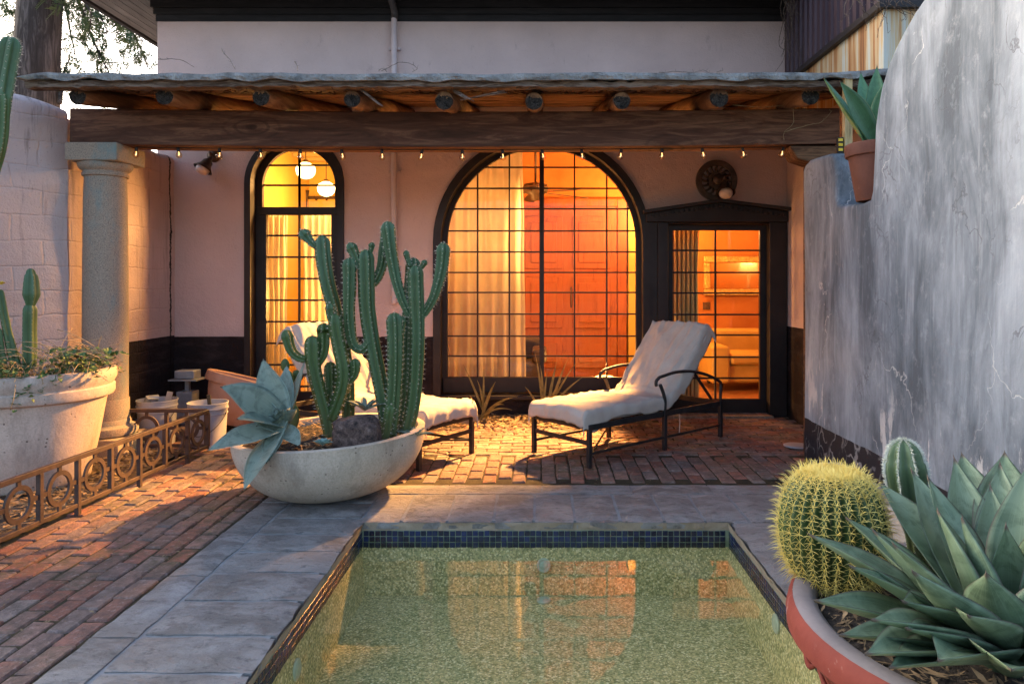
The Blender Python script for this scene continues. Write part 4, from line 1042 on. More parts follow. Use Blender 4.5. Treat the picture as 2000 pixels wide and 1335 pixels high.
# ================================================================ TREE, WIRES
tr = thing('mesquite_tree', 'rough barked mesquite tree rising behind the pink garden wall', 'tree', (-6.35, 9, 0))
rg = random.Random(11)
m = MB(); tp = [(-6.1, 9, -.05), (-6.2, 9, 1.5), (-6.33, 9, 3), (-6.3, 9, 4.5), (-6.2, 9.1, 6.2), (-6.0, 9.2, 8)]
sp = smooth_path(tp, 8); m.tube(sp, [.3*(1-.3*i/len(sp))*(1.25 if i < 3 else 1) for i in range(len(sp))], 28, True, lambda th, i: 1+.07*noise.noise((math.cos(th)*3.5, math.sin(th)*3.5, i*.09))+.05*noise.noise((math.cos(th)*9, math.sin(th)*9, i*.15)))
trunk = m.build('trunk', MAT['bark'], tr, True)
m = MB(); lv = MB(); lim = []
def limb(p, q, c, r0, n=14):
    sp = bez(p, c, q, n); sp = [s+Vector((.05*noise.noise(s*1.7), .05*noise.noise(s*1.7+Vector((9, 0, 0))), .05*noise.noise(s*1.7+Vector((0, 9, 0))))) for s in sp]
    m.tube(sp, [r0*(1-.85*i/n) for i in range(n+1)], 7); lim.append(sp)
    return sp
def frond(p, d, L):
    d = d.normalized(); s = d.cross(Vector((rg.uniform(-.4, .4), rg.uniform(-.4, .4), 1))).normalized(); n = 8
    for k in range(1, n+1):
        b = p+d*L*k/n+Vector((0, 0, -.25*L*(k/n)**2))
        for sg in (-1, 1):
            v = (s*sg+d*.45).normalized()*rg.uniform(.035, .055); wv = d*rg.uniform(.007, .011)
            lv.add([b, b+v*.5+wv, b+v, b+v*.5-wv], [(0, 1, 2, 3)])
def twigs(sp, n, spread, down=.5, base=.25):
    for _ in range(n):
        i = rg.randrange(int(len(sp)*base), len(sp)); p = sp[i]
        d = Vector((rg.uniform(-1, 1), rg.uniform(-1, 1), rg.uniform(-1, .5)-down*.3)).normalized(); L = rg.uniform(.3, .8)*spread
        tw = bez(p, p+d*L*.6, p+d*L+Vector((0, 0, -.2*L)), 5); m.tube(tw, [.007, .006, .005, .004, .003, .002], 4)
        for q in tw[1:]:
            for _k in range(2): frond(q, Vector((rg.uniform(-1, 1), rg.uniform(-1, 1), rg.uniform(-1, .3))), rg.uniform(.1, .2))
T = Vector((-6.25, 9.05, 5))
for (q, c, r0, nt_) in ((at(290, 130, 10.5), at(180, -120, 10), .06, 46), (at(230, 175, 9.6), at(170, 60, 9.4), .035, 30), (at(265, 60, 9.8), at(170, -190, 9.4), .05, 40), (at(210, 60, 9.5), at(140, -60, 9.4), .04, 34),
                       (at(-40, 60, 9.6), at(20, -90, 9.4), .05, 36), (at(20, 120, 10.5), at(40, 0, 10.2), .05, 30), (at(150, 120, 10.8), at(120, 0, 10.4), .04, 26), (at(180, 30, 8.6), at(120, -120, 8.6), .05, 30), (at(245, -60, 9.5), at(170, -250, 9.5), .06, 40), (at(-100, -150, 9.5), at(0, -250, 9.5), .07, 40), (at(120, -350, 9.5), at(90, -300, 9.2), .08, 50)):
    twigs(limb(T+Vector((rg.uniform(-.05, .05), 0, rg.uniform(-.6, 1.2))), q, c, r0), int(nt_*.85), .62)
twigs(limb(at(118, 200, 9), at(135, 110, 9.6), at(120, 150, 9.2), .03), 8, .4)
limb(at(5, 250, 9.5), at(60, 60, 9.2), at(0, 120, 9.3), .12)
br = m.build('branch', MAT['bark'], trunk, True); tag(lv.build('crown', MAT['leaf'], tr, fix=False))
for k, (ya, yb) in enumerate(((76, 82), (98, 104), (120, 126))):
    m = MB(); a = at(-150, ya-16, 26); b = at(420, yb, 30); m.tube(bez(a, (a+b)/2+Vector((0, 0, -.15)), b, 16), .012, 5)
    tag(m.build('overhead_wire', MAT['wire'], None, True), ['topmost of three thin overhead wires beyond the tree', 'middle of three thin overhead wires beyond the tree', 'lowest of three thin overhead wires beyond the tree'][k], 'wire', 'overhead wires')
# ================================================================ FACADE FITTINGS
dp = thing('downpipe', 'slim pink painted downpipe running down the facade', 'pipe', at(770, 140, 7.55))
xp = (770-PX)*7.58/FPX
m = MB(); m.tube([(xp, 7.575, 4.22), (xp, 7.575, 1.2)], .03, 14); m.build('pipe', MAT['pipe'], dp, True, auto=True)
m = MB(); m.tube(smooth_path([(xp, 7.575, 4.2), (xp, 7.57, 4.3), (xp-.05, 7.3, 4.52), (xp-.1, 7.0, 4.6)], 5), .036, 14); m.build('elbow', MAT['darkpipe'], dp, True, auto=True)
for z in (3.9, 2.6, 1.5):
    m = MB(); m.box(xp-.06, xp+.06, 7.6, 7.642, z-.012, z+.012); m.tube([(xp, 7.575, z-.012), (xp, 7.575, z+.012)], .034, 14); m.build('strap', MAT['pipe'], dp)
# wall lamps
def wall_lamp(c, d, label):
    t = thing('wall_lamp', label, 'lamp', (c[0], WY, c[2]), 0, 'wall lamps on the facade')
    q = Vector((0, -1, 0)).to_track_quat('Z', 'Y').to_matrix()
    m = MB(); m.lathe([(.07, 0), (.07, .012), (.05, .03), (.02, .045)], (c[0], WY, c[2]+.03), 24, tilt=q); m.build('wall_plate', MAT['bronze'], t, True)
    e = Vector((c[0], WY-.11, c[2]-.03)); d = Vector(d).normalized()
    m = MB(); m.tube(smooth_path([(c[0], WY-.03, c[2]+.03), (c[0], WY-.1, c[2]+.05), e-d*.03], 5), .012, 10); m.build('arm', MAT['bronze'], t, True)
    q = d.to_track_quat('Z', 'Y').to_matrix()
    m = MB(); m.lathe([(.02, -.03), (.028, 0), (.05, .025), (.056, .06), (.062, .075), (.08, .1), (.1, .125), (.098, .128), (.075, .1), (.05, .07)], e, 28, tilt=q, cap=False); m.build('shade', MAT['bronze'], t, True)
    m = MB(); m.lathe([(.03, .06), (.07, .115), (.07, .14), (.055, .165), (.03, .175), (.001, .178)], e, 24, tilt=q); m.build('glass_bowl', MAT['opal'], t, True)
wall_lamp(at(418, 310, WY), (-.35, -.35, -.8), 'small bell shaped bronze wall lamp left of the arched door')
wall_lamp(at(1410, 355, WY), (-.02, -.45, -.85), 'bell shaped bronze lamp hanging over the door pediment')
# sun and moon disc
t = thing('wall_ornament', 'round bronze sun disc with crescent cutout above the glazed door', 'ornament', at(1399, 353, WY-.02))
c = at(1399, 353, WY-.02); m = MB(); N = 48
def annulus(m, c, ri, ro, y0, y1, cz=0, cx=0, N=48):
    vs = []
    for t_ in range(N):
        th = 6.283185*t_/N; a = (math.cos(th), math.sin(th))
        for (r_, y, ox) in ((ri, y0, 1), (ro, y0, 0), (ro, y1, 0), (ri, y1, 1)): vs.append((c[0]+a[0]*r_+cx*ox, c[1]+y, c[2]+a[1]*r_+cz*ox))
    m.add(vs, [(4*t_+k, 4*t_+(k+1) % 4, 4*((t_+1) % N)+(k+1) % 4, 4*((t_+1) % N)+k) for t_ in range(N) for k in range(4)])
annulus(m, c, .158, .218, -.03, .015); m.build('rim', MAT['bronze'], t, bevel=.006)
for k in range(16):
    a = 6.283185*k/16; pts = [(c[0]+r_*math.cos(a+b), c[1]-.012, c[2]+r_*math.sin(a+b)) for (r_, b) in ((.09, 0), (.11, .06), (.135, .03), (.162, -.06))]
    m = MB(); m.tube(pts, [.013, .014, .012, .01], 6); m.build('ray', MAT['bronze'], t, True)
m = MB(); annulus(m, c, .068, .098, -.02, .01, .012, .016); m.build('crescent', MAT['bronze'], t)
m = MB(); m.lathe([(.062, 0), (.06, .012), (.04, .025), (.001, .03)], (c[0]+.018, c[1], c[2]+.012), 26, tilt=Vector((0, -1, 0)).to_track_quat('Z', 'Y').to_matrix()); m.build('moon_face', MAT['bronze'], t, True)
# string lights
sl_ = thing('string_lights', 'string of small clear bulbs along underside of the beam', 'string lights', (-.6, 5.83, 2.5))
bx = [267, 348, 429, 508, 587, 667, 746, 825, 903, 981, 1058, 1136, 1214, 1293, 1371, 1450, 1530]
LYb = 5.86; m = MB(); pts = []
def bz(x): return 2.543-.028*math.sin(math.pi*(x+3.8)/6.22)
for px in bx: pts.append(((px-PX)*LYb/FPX, LYb, bz((px-PX)*LYb/FPX)-.006))
full = []
for a, b in zip(pts, pts[1:]): full += bez(a, ((a[0]+b[0])/2, LYb, min(a[2], b[2])-.002), b, 4)[:-1]
m.tube(full+[pts[-1]], .004, 5); m.build('cable', MAT['wire'], sl_, True)
sk = MB(); sk.lathe([(.009, 0), (.013, -.008), (.013, -.034), (.01, -.036)], n=12); skm = sk.mesh('socket', MAT['blackplastic'], True)
bb = MB(); bb.lathe([(.009, -.03), (.012, -.036), (.022, -.05), (.026, -.066), (.021, -.082), (.001, -.092)], n=16); bbm = bb.mesh('bulb', MAT['bulb'], True)
fb = MB(); fb.tube([(0, 0, -.036), (.003, 0, -.06), (-.003, 0, -.068)], .0035, 5); fbm = fb.mesh('filament', MAT['filament'])
rg = random.Random(2)
for p in pts:
    s = link('socket', skm, sl_); s.location = p; s.rotation_euler = (rg.uniform(-.15, .15), rg.uniform(-.2, .2), 0)
    b = bpy.data.objects.new('bulb', bbm); col.objects.link(b); b.parent = s
    f = bpy.data.objects.new('filament', fbm); col.objects.link(f); f.parent = s
# ================================================================ ROOMS: globe lamps, added lights, curtains, furniture
def pendant(c, label, e=60):
    t = thing('pendant_lamp', label, 'lamp', c, 0, 'lit globe lamps in the yellow room')
    m = MB(); m.lathe([(.03, .13), (.05, .105), (.05, .09)], c, 20); m.build('gallery', MAT['bronze'], t, True)
    m = MB(); m.lathe([(.05, .09), (.115, .05), (.13, 0), (.12, -.06), (.085, -.105), (.03, -.125), (.001, -.128)], c, 28); g = m.build('globe', MAT['globe'], t, True); 
    m = MB(); m.tube([(c[0], c[1], c[2]+.12), (c[0], c[1], 3.5)], .008, 6); m.build('cord', MAT['bronze'], t)
    L = bpy.data.lights.new('globe_light', 'POINT'); L.energy = e; L.color = (1, .5, .13); L.shadow_soft_size = .06
    o = bpy.data.objects.new('globe_light', L); col.objects.link(o); o.location = (c[0], c[1]-.02, c[2]-.2)
    return t
pendant(at(597, 331, 9.7), 'nearer lit globe lamp seen through top of the arched door', 50)
pendant(at(637, 367, 10.8), 'farther lit globe lamp seen through top of the arched door', 35)
def added_lamp(loc, e, colr, label, r_=.12, h=None):
    """added floor lamp, out of view, to light the room and patio"""
    t = thing('added_floor_lamp', label, 'lamp', (loc[0], loc[1], .016))
    m = MB(); m.lathe([(.15, .016), (.15, .03), (.02, .05), (.012, .07), (.012, loc[2]-.1)], (loc[0], loc[1], 0), 20); m.build('stand', MAT['bronze'], t, True)
    m = MB(); m.lathe([(.1, loc[2]+.13), (.18, loc[2]-.12)], (loc[0], loc[1], 0), 24, cap=False); m.build('lamp_shade', MAT['curtain'], t, True)
    L = bpy.data.lights.new('added_lamp_light', 'POINT'); L.energy = e; L.color = colr; L.shadow_soft_size = r_
    o = bpy.data.objects.new('added_lamp_light', L); col.objects.link(o); o.location = (loc[0], loc[1], loc[2]+.2)
ORG = (1, .46, .12)
added_lamp((-2.1, 8.9, 1.0), 100, (1, .5, .13), 'added floor lamp in the yellow room hidden right of the arched door')  # added out of view to warm the left wall and porch ceiling
added_lamp((1.56, 9.9, 2.2), 80, ORG, 'added tall floor lamp in the red room hidden between window and glazed door')  # added lamp, kept behind the wall pier, lighting the room and patio
added_lamp((3.7, 8.6, 1.7), 28, ORG, 'added unseen floor lamp in the red room right of the glazed door')  # added fill for the red room, out of view

def added_spot(loc, aim, e, colr, label, ceil, ang=110, soft=.06):
    t = thing('added_spotlight', label, 'lamp', loc); loc = Vector(loc); d = (Vector(aim)-loc).normalized(); q = d.to_track_quat('Z', 'Y').to_matrix()
    m = MB(); m.lathe([(.02, -.16), (.045, -.15), (.06, -.05), (.06, .0), (.055, .0), (.05, -.04), (.001, -.05)], loc, 24, tilt=q); m.build('can', MAT['blackplastic'], t, True)
    m = MB(); m.tube([loc-d*.12, (loc.x-d.x*.12, loc.y-d.y*.12, ceil)], .008, 6); m.build('stem', MAT['blackplastic'], t)
    L = bpy.data.lights.new('added_spot_light', 'SPOT'); L.energy = e; L.color = colr; L.shadow_soft_size = soft; L.spot_size = R(ang); L.spot_blend = .4
    o = bpy.data.objects.new('added_spot_light', L); col.objects.link(o); o.location = loc+d*.02; o.rotation_euler = d.to_track_quat('-Z', 'Y').to_euler()
added_spot((1.15, 8.72, 3.33), (-1.15, 5.1, 0), 3400, (1, .48, .14), 'added unseen ceiling lamp inside the red room above the big window', 3.7, 54, .14)  # added, unseen; throws the warm light onto the patio bricks
added_spot((-2.15, 8.35, 3.1), (-3.3, 6.0, 0), 330, (1, .55, .17), 'added unseen ceiling lamp inside the yellow room above the arched door', 3.5, 110, .22)  # added, unseen; warms the garden wall through the arched door
added_lamp((.75, 8.35, .2), 34, ORG, 'added unseen low lamp on the red room floor below the big window sill')  # added below the sill to light the underside of the porch roof
added_lamp((-.75, 9.0, 1.7), 45, ORG, 'added unseen floor lamp in the red room behind the cream curtain')  # added behind the cloth so that the curtain glows
def curtain(name, label, x0, x1, y, z0, z1, mat, folds=9, depth=.05, gather=.12):
    m = MB()
    def f(i, j):
        z = z1+(z0-z1)*j; x = x0+(x1-x0)*i
        xx = x+gather*(x1-x0)*(.5-i)*math.sin(j*1.6)*.5
        ph = i*folds*6.283+.7*noise.noise((i*4, j*1.5, x0))
        return (xx+.015*noise.noise((i*9, j*5, 2)), y+depth*math.sin(ph)*(.6+.4*j)+.02*noise.noise((i*7, j*3, 1)), z)
    m.grid(folds*10, 14, f); return tag(m.build(name, MAT[mat], None, True), label, 'curtain')
curtain('curtain', 'cream curtain gathered behind left part of the big arched window', (866-PX)*8.02/FPX, (1019-PX)*8.02/FPX, 8.05, .05, 3.1, 'curtain', 7, .03, -.2)
curtain('curtain', 'striped gold curtain behind left side of the glazed door', (1312-PX)*8.1/FPX, (1366-PX)*8.1/FPX, 8.12, .05, 2.9, 'stripe', 6, .03, .1)
curtain('curtain', 'pale sheer curtain behind left half of the arched door', (517-PX)*8.05/FPX, (560-PX)*8.05/FPX, 8.08, .05, 2.2, 'curtain', 4, .03, .1)
curtain('curtain', 'pale sheer curtain behind right half of the arched door', (590-PX)*8.05/FPX, (655-PX)*8.05/FPX, 8.08, .05, 2.2, 'curtain', 5, .03, .1)
# ceiling fan
fc = at(1046, 372, 9.3); t = thing('ceiling_fan', 'dark ceiling fan seen through the big arched window', 'fan', fc)
m = MB(); m.tube([fc+Vector((0, 0, .08)), (fc.x, fc.y, 3.7)], .016, 10); m.build('rod', MAT['fan'], t, True)
m = MB(); m.lathe([(.05, .1), (.15, .08), (.17, .03), (.15, -.03), (.07, -.06), (.06, -.12), (.001, -.14)], fc, 28); m.build('motor', MAT['fan'], t, True)
for k in range(5):
    a = .45+6.283*k/5; d = Vector((math.cos(a), math.sin(a), -.05)); s = Vector((-d.y, d.x, .18)).normalized(); m = MB()
    p = fc+Vector((0, 0, -.02)); vs = [p+d*.15-s*.03, p+d*.15+s*.03, p+d*.3+s*.065, p+d*.72+s*.075, p+d*.76+s*.04, p+d*.76-s*.04, p+d*.72-s*.075, p+d*.3-s*.065]
    m.add(vs, [tuple(range(8))]); m.build('blade', MAT['fan'], t, solid=.01)
# gilt mirror
mx0, mz1 = bp(1374, 500); mx1, mz0 = bp(1500, 577); t = thing('wall_mirror', 'carved gilt framed mirror on the red wall behind the glazed door', 'mirror', ((mx0+mx1)/2, 10.68, mz0))
fw = .1
for (a, b, c, d) in ((mx0, mx1, mz0, mz0+fw), (mx0, mx1, mz1-fw, mz1), (mx0, mx0+fw, mz0+fw, mz1-fw), (mx1-fw, mx1, mz0+fw, mz1-fw)):
    m = MB(); m.box(a, b, 10.62, 10.69, c, d); m.build('frame_rail', MAT['gilt'], t, bevel=.02)
m = MB(); m.box(mx0+fw, mx1-fw, 10.665, 10.692, mz0+fw, mz1-fw); m.build('mirror_glass', MAT['mirror'], t)
# sofa
t = thing('sofa', 'ochre leather sofa seen low through the glazed door', 'sofa', (2.9, 9.6, .015))
for (n_, a) in (('base', (2.3, 4.1, 9.25, 10.05, .12, .36)), ('seat_cushion', (2.45, 3.2, 9.2, 9.85, .36, .5)), ('seat_cushion', (3.22, 3.97, 9.2, 9.85, .36, .5)), ('backrest', (2.3, 4.1, 9.85, 10.1, .36, .78)), ('armrest', (2.2, 2.44, 9.2, 10.1, .12, .6))):
    m = MB(); m.box(*a); m.build(n_, MAT['leather'], t, bevel=.04, seg=3)
for (x, y) in ((2.35, 9.3), (4.0, 9.3), (2.35, 10.0), (4.0, 10.0)):
    m = MB(); m.tube([(x, y, .015), (x, y, .125)], [.02, .03], 10); m.build('leg', MAT['fan'], t)
t = thing('armchair', 'dark upholstered chair low behind the big arched window', 'chair', (0, 8.9, .015))
for (n_, a) in (('seat', (-.62, .05, 8.6, 9.3, .1, .45)), ('backrest', (-.62, .05, 9.15, 9.35, .45, .72)), ('armrest', (-.1, .08, 8.6, 9.15, .45, .62))):
    m = MB(); m.box(*a); m.build(n_, MAT['fan'], t, bevel=.04, seg=3)
# coat hooks rail on yellow room wall
t = thing('hook_rail', 'dark rail with hooks on the yellow wall behind the arched door', 'rail', (-3, 12.3, 2.2))
m = MB(); m.bar(at(540, 386, 12.33), at(660, 386, 12.33), .03, .05); m.build('rail', MAT['fan'], t)
for px in (560, 590, 620, 640):
    m = MB(); p = at(px, 388, 12.3); m.tube(smooth_path([p, p+Vector((0, -.08, -.03)), p+Vector((0, -.1, .03))], 4), .012, 6); m.build('hook', MAT['fan'], t, True)
m = MB(); p = at(588, 372, 12.28); m.grid(6, 8, lambda i, j: (p.x+.3*(i-.5)*(1-.3*math.sin(j*3)), p.y-.05*math.sin(i*9), p.z-.55*j)); tag(m.build('hanging_coat', MAT['fan'], None, True, solid=.02), 'dark garment hanging from hook rail in the yellow room', 'garment')
# ================================================================ SUN LOUNGERS
def lounger(label, loc, rz, seed, backlen=.8):
    t = thing('sun_lounger', label, 'sun lounger', loc, rz, 'sun loungers on the brick patio')
    B = lambda mb, n_, mat='blackiron', **k: mb.build(n_, MAT[mat], t, local=True, **k)
    H = .33; W = .325
    m = MB(); 
    for s in (-1, 1): m.bar((-.0, s*W, H-.02), (1.7, s*W, H-.02), .022, .045)
    for x in (0, 1.7): m.bar((x, -W+.011, H-.02), (x, W-.011, H-.02), .022, .045)
    B(m, 'seat_frame', bevel=.003)
    for x in (0, .9, 1.7):
        for s in (-1, 1):
            m = MB(); m.bar((x, s*W, 0), (x, s*W, H+.003), .034, .034, (1, 0, 0)); B(m, 'leg', bevel=.003)
    for s in (-1, 1):
        m = MB(); m.bar((.017, s*W, .11), (1.683, s*W, .11), .014, .02); B(m, 'side_stretcher')
    m = MB(); m.bar((0, -W, .19), (0, W, .19), .016, .032); B(m, 'foot_stretcher')
    for s in (-1, 1):
        m = MB(); m.bar((.9, -W*s, .11), (1.7 if s > 0 else 0.02, W*s, .11), .012, .014); B(m, 'cross_stretcher')
    for k in range(8):
        m = MB(); x = .1+k*.12; m.bar((x, -W+.01, H-.008), (x, W-.01, H-.008), .028, .006); B(m, 'slat')
    a = R(50); ux, uz = math.cos(a), math.sin(a); X0 = 1.03; Z0 = H+.02
    for s in (-1, 1):
        m = MB(); m.bar((X0, s*.285, Z0), (X0+ux*backlen, s*.285, Z0+uz*backlen), .022, .022); B(m, 'back_frame')
        m = MB(); m.bar((X0+ux*.42, s*.285, Z0+uz*.42), (1.62, s*.285, H+.02), .014, .022); B(m, 'back_strut')
        m = MB()   # arm with scroll
        arm = smooth_path([(.9, s*W, H), (.905, s*W, .42), (.875, s*W, .5), (.84, s*W, .56)], 5)
        m.tube(arm, .015, 8)
        sc_ = [(.815+.042*(1-.0)*math.cos(th)*(1-.11*th), s*W, .57+.05*math.sin(th)*(1-.11*th)) for th in [1.57+k*.35 for k in range(17)]][::-1]
        top = [(.9, s*W, .632), (1.05, s*W, .648), (1.25, s*W, .64), (1.45, s*W, .6), (1.6, s*W, .55), (1.7, s*W, .5), (1.705, s*W, .44), (1.7, s*W, H)]
        m.tube(smooth_path(sc_[-7:]+[(.83, s*W, .622)]+top, 4), .014, 8); B(m, 'arm', smooth=True)
    # cushion under a loose towel cover
    prof = [(.01, H+.01)]; L0 = 1.02
    def path(u):              # centre line of cushion top
        d = u*(L0+backlen+.02)
        th = .105
        if d < L0: return Vector((d-.03, 0, H+th)), Vector((0, 0, 1))
        e = d-L0
        n_ = Vector((-math.sin(a), 0, math.cos(a)))
        k = min(1, e/.12); nn = (Vector((0, 0, 1))*(1-k)+n_*k).normalized()
        return Vector((L0-.03+e*ux-.01*k, 0, H+th-.02*k+e*uz)), nn
    m = MB(); NU, NV = 40, 10
    def cf(i, j):
        p, n_ = path(i*.995+.002); y = (j-.5)*.6
        return p-n_*.065+Vector((0, y, 0))
    m.grid(NU, NV, cf); o = B(m, 'cushion', 'cushion', smooth=True); md = o.modifiers.new('solid', 'SOLIDIFY'); md.thickness = .08; md.offset = 0; md2 = o.modifiers.new('bev', 'BEVEL'); md2.width = .025; md2.segments = 3
    m = MB(); NU, NV = 96, 54; sd = seed*7.3
    def tf(i, j):
        u = -.075+i*1.15
        over = 0
        if u < 0: over = -u*(L0+backlen); u_ = 0
        elif u > 1: over = (u-1)*(L0+backlen); u_ = 1
        else: u_ = u
        p, n_ = path(u_)
        hang = .105+.03*noise.noise((i*4, 1 if j > .5 else 7, sd))+.008*noise.noise((i*14, 3, sd+j))+(.09*math.exp(-((u-.05)/.06)**2) if j < .5 else 0)
        if u > .62: hang += .03*noise.noise((i*6, 5, sd))+.03
        half = .305; s = (j-.5)*2*(half+hang); y = s; drop = 0; bulge = 0
        if abs(s) > half:
            e = abs(s)-half; y = math.copysign(half+.02*math.sin(min(1, e/.05)*1.57)+.012*noise.noise((i*22, 2, sd+j)), s); drop = e
        else:
            drop = .03*(abs(s)/half)**5
        wr = .009*noise.noise((u*6+s*3, s*7-u*5, sd))
        if u > .57:
            n1 = noise.noise((u*2.3, s*8+u*3, sd)); wr += .024*max(0, 1-abs(n1)*5)*min(1, (u-.57)*8)
            n1 = noise.noise((u*5, s*13-u*4, sd+6)); wr += .01*max(0, 1-abs(n1)*5)
        else:
            n2 = noise.noise((u*7+s*2, s*2.5-u*2, sd)); wr += .012*max(0, 1-abs(n2)*6)
            n2 = noise.noise((u*16-s*9, s*3, sd+3)); wr += .006*max(0, 1-abs(n2)*5)
        fold = .02*math.exp(-((u-.565)/.02)**2)
        p = p+n_*(wr+.012+fold)-n_*drop+Vector((0, y, 0))
        if u < 0:
            k = min(1, over/.05); p += Vector((-.03*math.sin(k*1.57)-.01*noise.noise((s*14, 0, sd)), 0, -over*.85))
        elif u > 1:
            k = min(1, over/.05); p += Vector((ux, 0, uz))*(.025*math.sin(k*1.57))+Vector((.25, 0, -1))*over*.9+Vector((.012*noise.noise((s*12, 1, sd)), 0, 0))
        return p
    m.grid(NU, NV, tf); B(m, 'towel_cover', 'towel', smooth=True, solid=.008)
    m = MB(); m.tube(smooth_path([(1.12, -.3, H-.02), (1.125, -.31, .22), (1.115, -.31, .1)], 4), .004, 5); B(m, 'tie_cord', 'towel')
    return t
d1 = math.atan2(.656, .755)
lounger('iron sun lounger with draped white towel in front of the glazed door', (.163, 5.734, .003), d1, 1)
lounger('iron sun lounger with white cover, half hidden behind the bowl of cacti', (-.743, 5.69, .003), math.atan2(.53, -.85), 2)
# ================================================================ BUCKETS, POT, LANTERN
def bucket(c, r_, h, label, seed):
    t = thing('bucket', label, 'bucket', c, 0, 'white plastic buckets by the fence')
    m = MB(); m.lathe([(r_*.86, 0), (r_*.87, .01), (r_*.95, h*.72), (r_*.99, h*.73), (r_*.99, h*.76), (r_*.96, h*.765), (r_*.975, h*.84), (r_*1.02, h*.85), (r_*1.02, h*.88), (r_*.985, h*.885), (r_, h*.97), (r_*1.03, h*.975), (r_*1.03, h), (r_*.985, h), (r_*.96, h*.8), (r_*.86, .02), (.001, .02)], c, 36); m.build('pail', MAT['plastic'], t, True, auto=True)
    m = MB(); m.tube([Vector(c)+Vector((r_*1.02*math.cos(th), r_*1.02*math.sin(th)-.03*abs(math.sin(th)), h*.8-.19*abs(math.sin(th)))) for th in [math.pi+k*math.pi/16 for k in range(17)]], .003, 5); m.build('wire_handle', MAT['blackiron'], t, True)
    return t
c1 = at(307, 780, 6.35); b1 = bucket((c1.x, 6.35, .0), .165, .39, 'paint spattered white bucket nearer the column', 1)
m = MB(); m.add([Vector((c1.x-.145+.0, 6.35-.09, .2)), Vector((c1.x-.105, 6.35-.128, .2)), Vector((c1.x-.105, 6.35-.131, .24)), Vector((c1.x-.145, 6.35-.093, .24))], [(0, 1, 2, 3)]); m.build('label_print', MAT['blueprint'], b1)
m = MB(); m.bar((c1.x+.02, 6.35, .05), (c1.x+.09, 6.4, .45), .05, .008); m.tube([(c1.x-.1, 6.33, .3), (c1.x-.05, 6.3, .41), (c1.x+.0, 6.36, .4)], .03, 8); m.build('trowel', MAT['zinc'], b1)
c2 = at(404, 785, 6.28); b2 = bucket((c2.x, 6.3, .0), .165, .375, 'clean white bucket at corner of the iron fence', 2)
m = MB(); m.bar((c2.x+.02, 6.3, .3), (c2.x+.015, 6.28, .44), .03, .014); tag(m.build('tool_handle', MAT['blackplastic'], b2))
t = thing('terracotta_pot', 'big pale terracotta pot tipped against dark wall behind the buckets', 'pot', (-2.98, 7.0, 0))
q = (Matrix.Rotation(R(14), 3, 'Y') @ Matrix.Rotation(R(-10), 3, 'X'))
m = MB(); m.lathe([(.19, 0), (.26, .12), (.31, .28), (.325, .36), (.36, .365), (.37, .39), (.365, .45), (.35, .46), (.32, .45), (.3, .3), (.18, .03)], (-3.0, 6.98, .05), 40, tilt=q); m.build('pot_body', MAT['paleterra'], t, True, auto=True)
lc = at(362, 800, 7.2); t = thing('garden_lantern', 'dull zinc post lantern standing in corner beside the buckets', 'lantern', (lc.x, 7.25, 0))
m = MB(); m.box(lc.x-.08, lc.x+.08, 7.17, 7.33, 0, .33); m.build('body', MAT['zinc'], t, bevel=.01)
m = MB(); m.box(lc.x-.14, lc.x+.14, 7.13, 7.37, .44, .455); m.build('tray', MAT['zinc'], t)
m = MB(); m.bar((lc.x, 7.25, .32), (lc.x, 7.25, .45), .04, .04); m.build('stem', MAT['zinc'], t)
m = MB(); m.box(lc.x-.1, lc.x+.1, 7.17, 7.33, .456, .54); m.build('cap', MAT['zinc'], t, bevel=.012)
c = gr(1556, 872); m = MB(); m.lathe([(.11, 0), (.11, .008), (.1, .012), (.04, .014), (.001, .014)], (c.x, c.y, .006), 30); tag(m.build('drain_cover', MAT['plastic'], None, True), 'round pale drain cover in the bricks by the stucco wall', 'drain cover')
c = at(1652, 280, 5.2)
m = MB(); m.box(c.x-.028, c.x+.028, 5.15, 5.2, 0, 2.91); tag(m.build('stud', MAT['lumber'], None, bevel=.003), 'pale lumber stud leaning upright behind the niche agave', 'stud')
m = MB(); m.box(c.x-.075, c.x-.035, 5.16, 5.19, 2.0, 2.47); lv_ = tag(m.build('spirit_level', MAT['blackplastic'], None, bevel=.003), 'black and yellow level standing against the pale stud', 'level')
for k in range(3):
    m = MB(); m.box(c.x-.07, c.x-.04, 5.154, 5.159, 2.37+k*.035, 2.39+k*.035); m.build('marking', MAT['flower'], lv_)
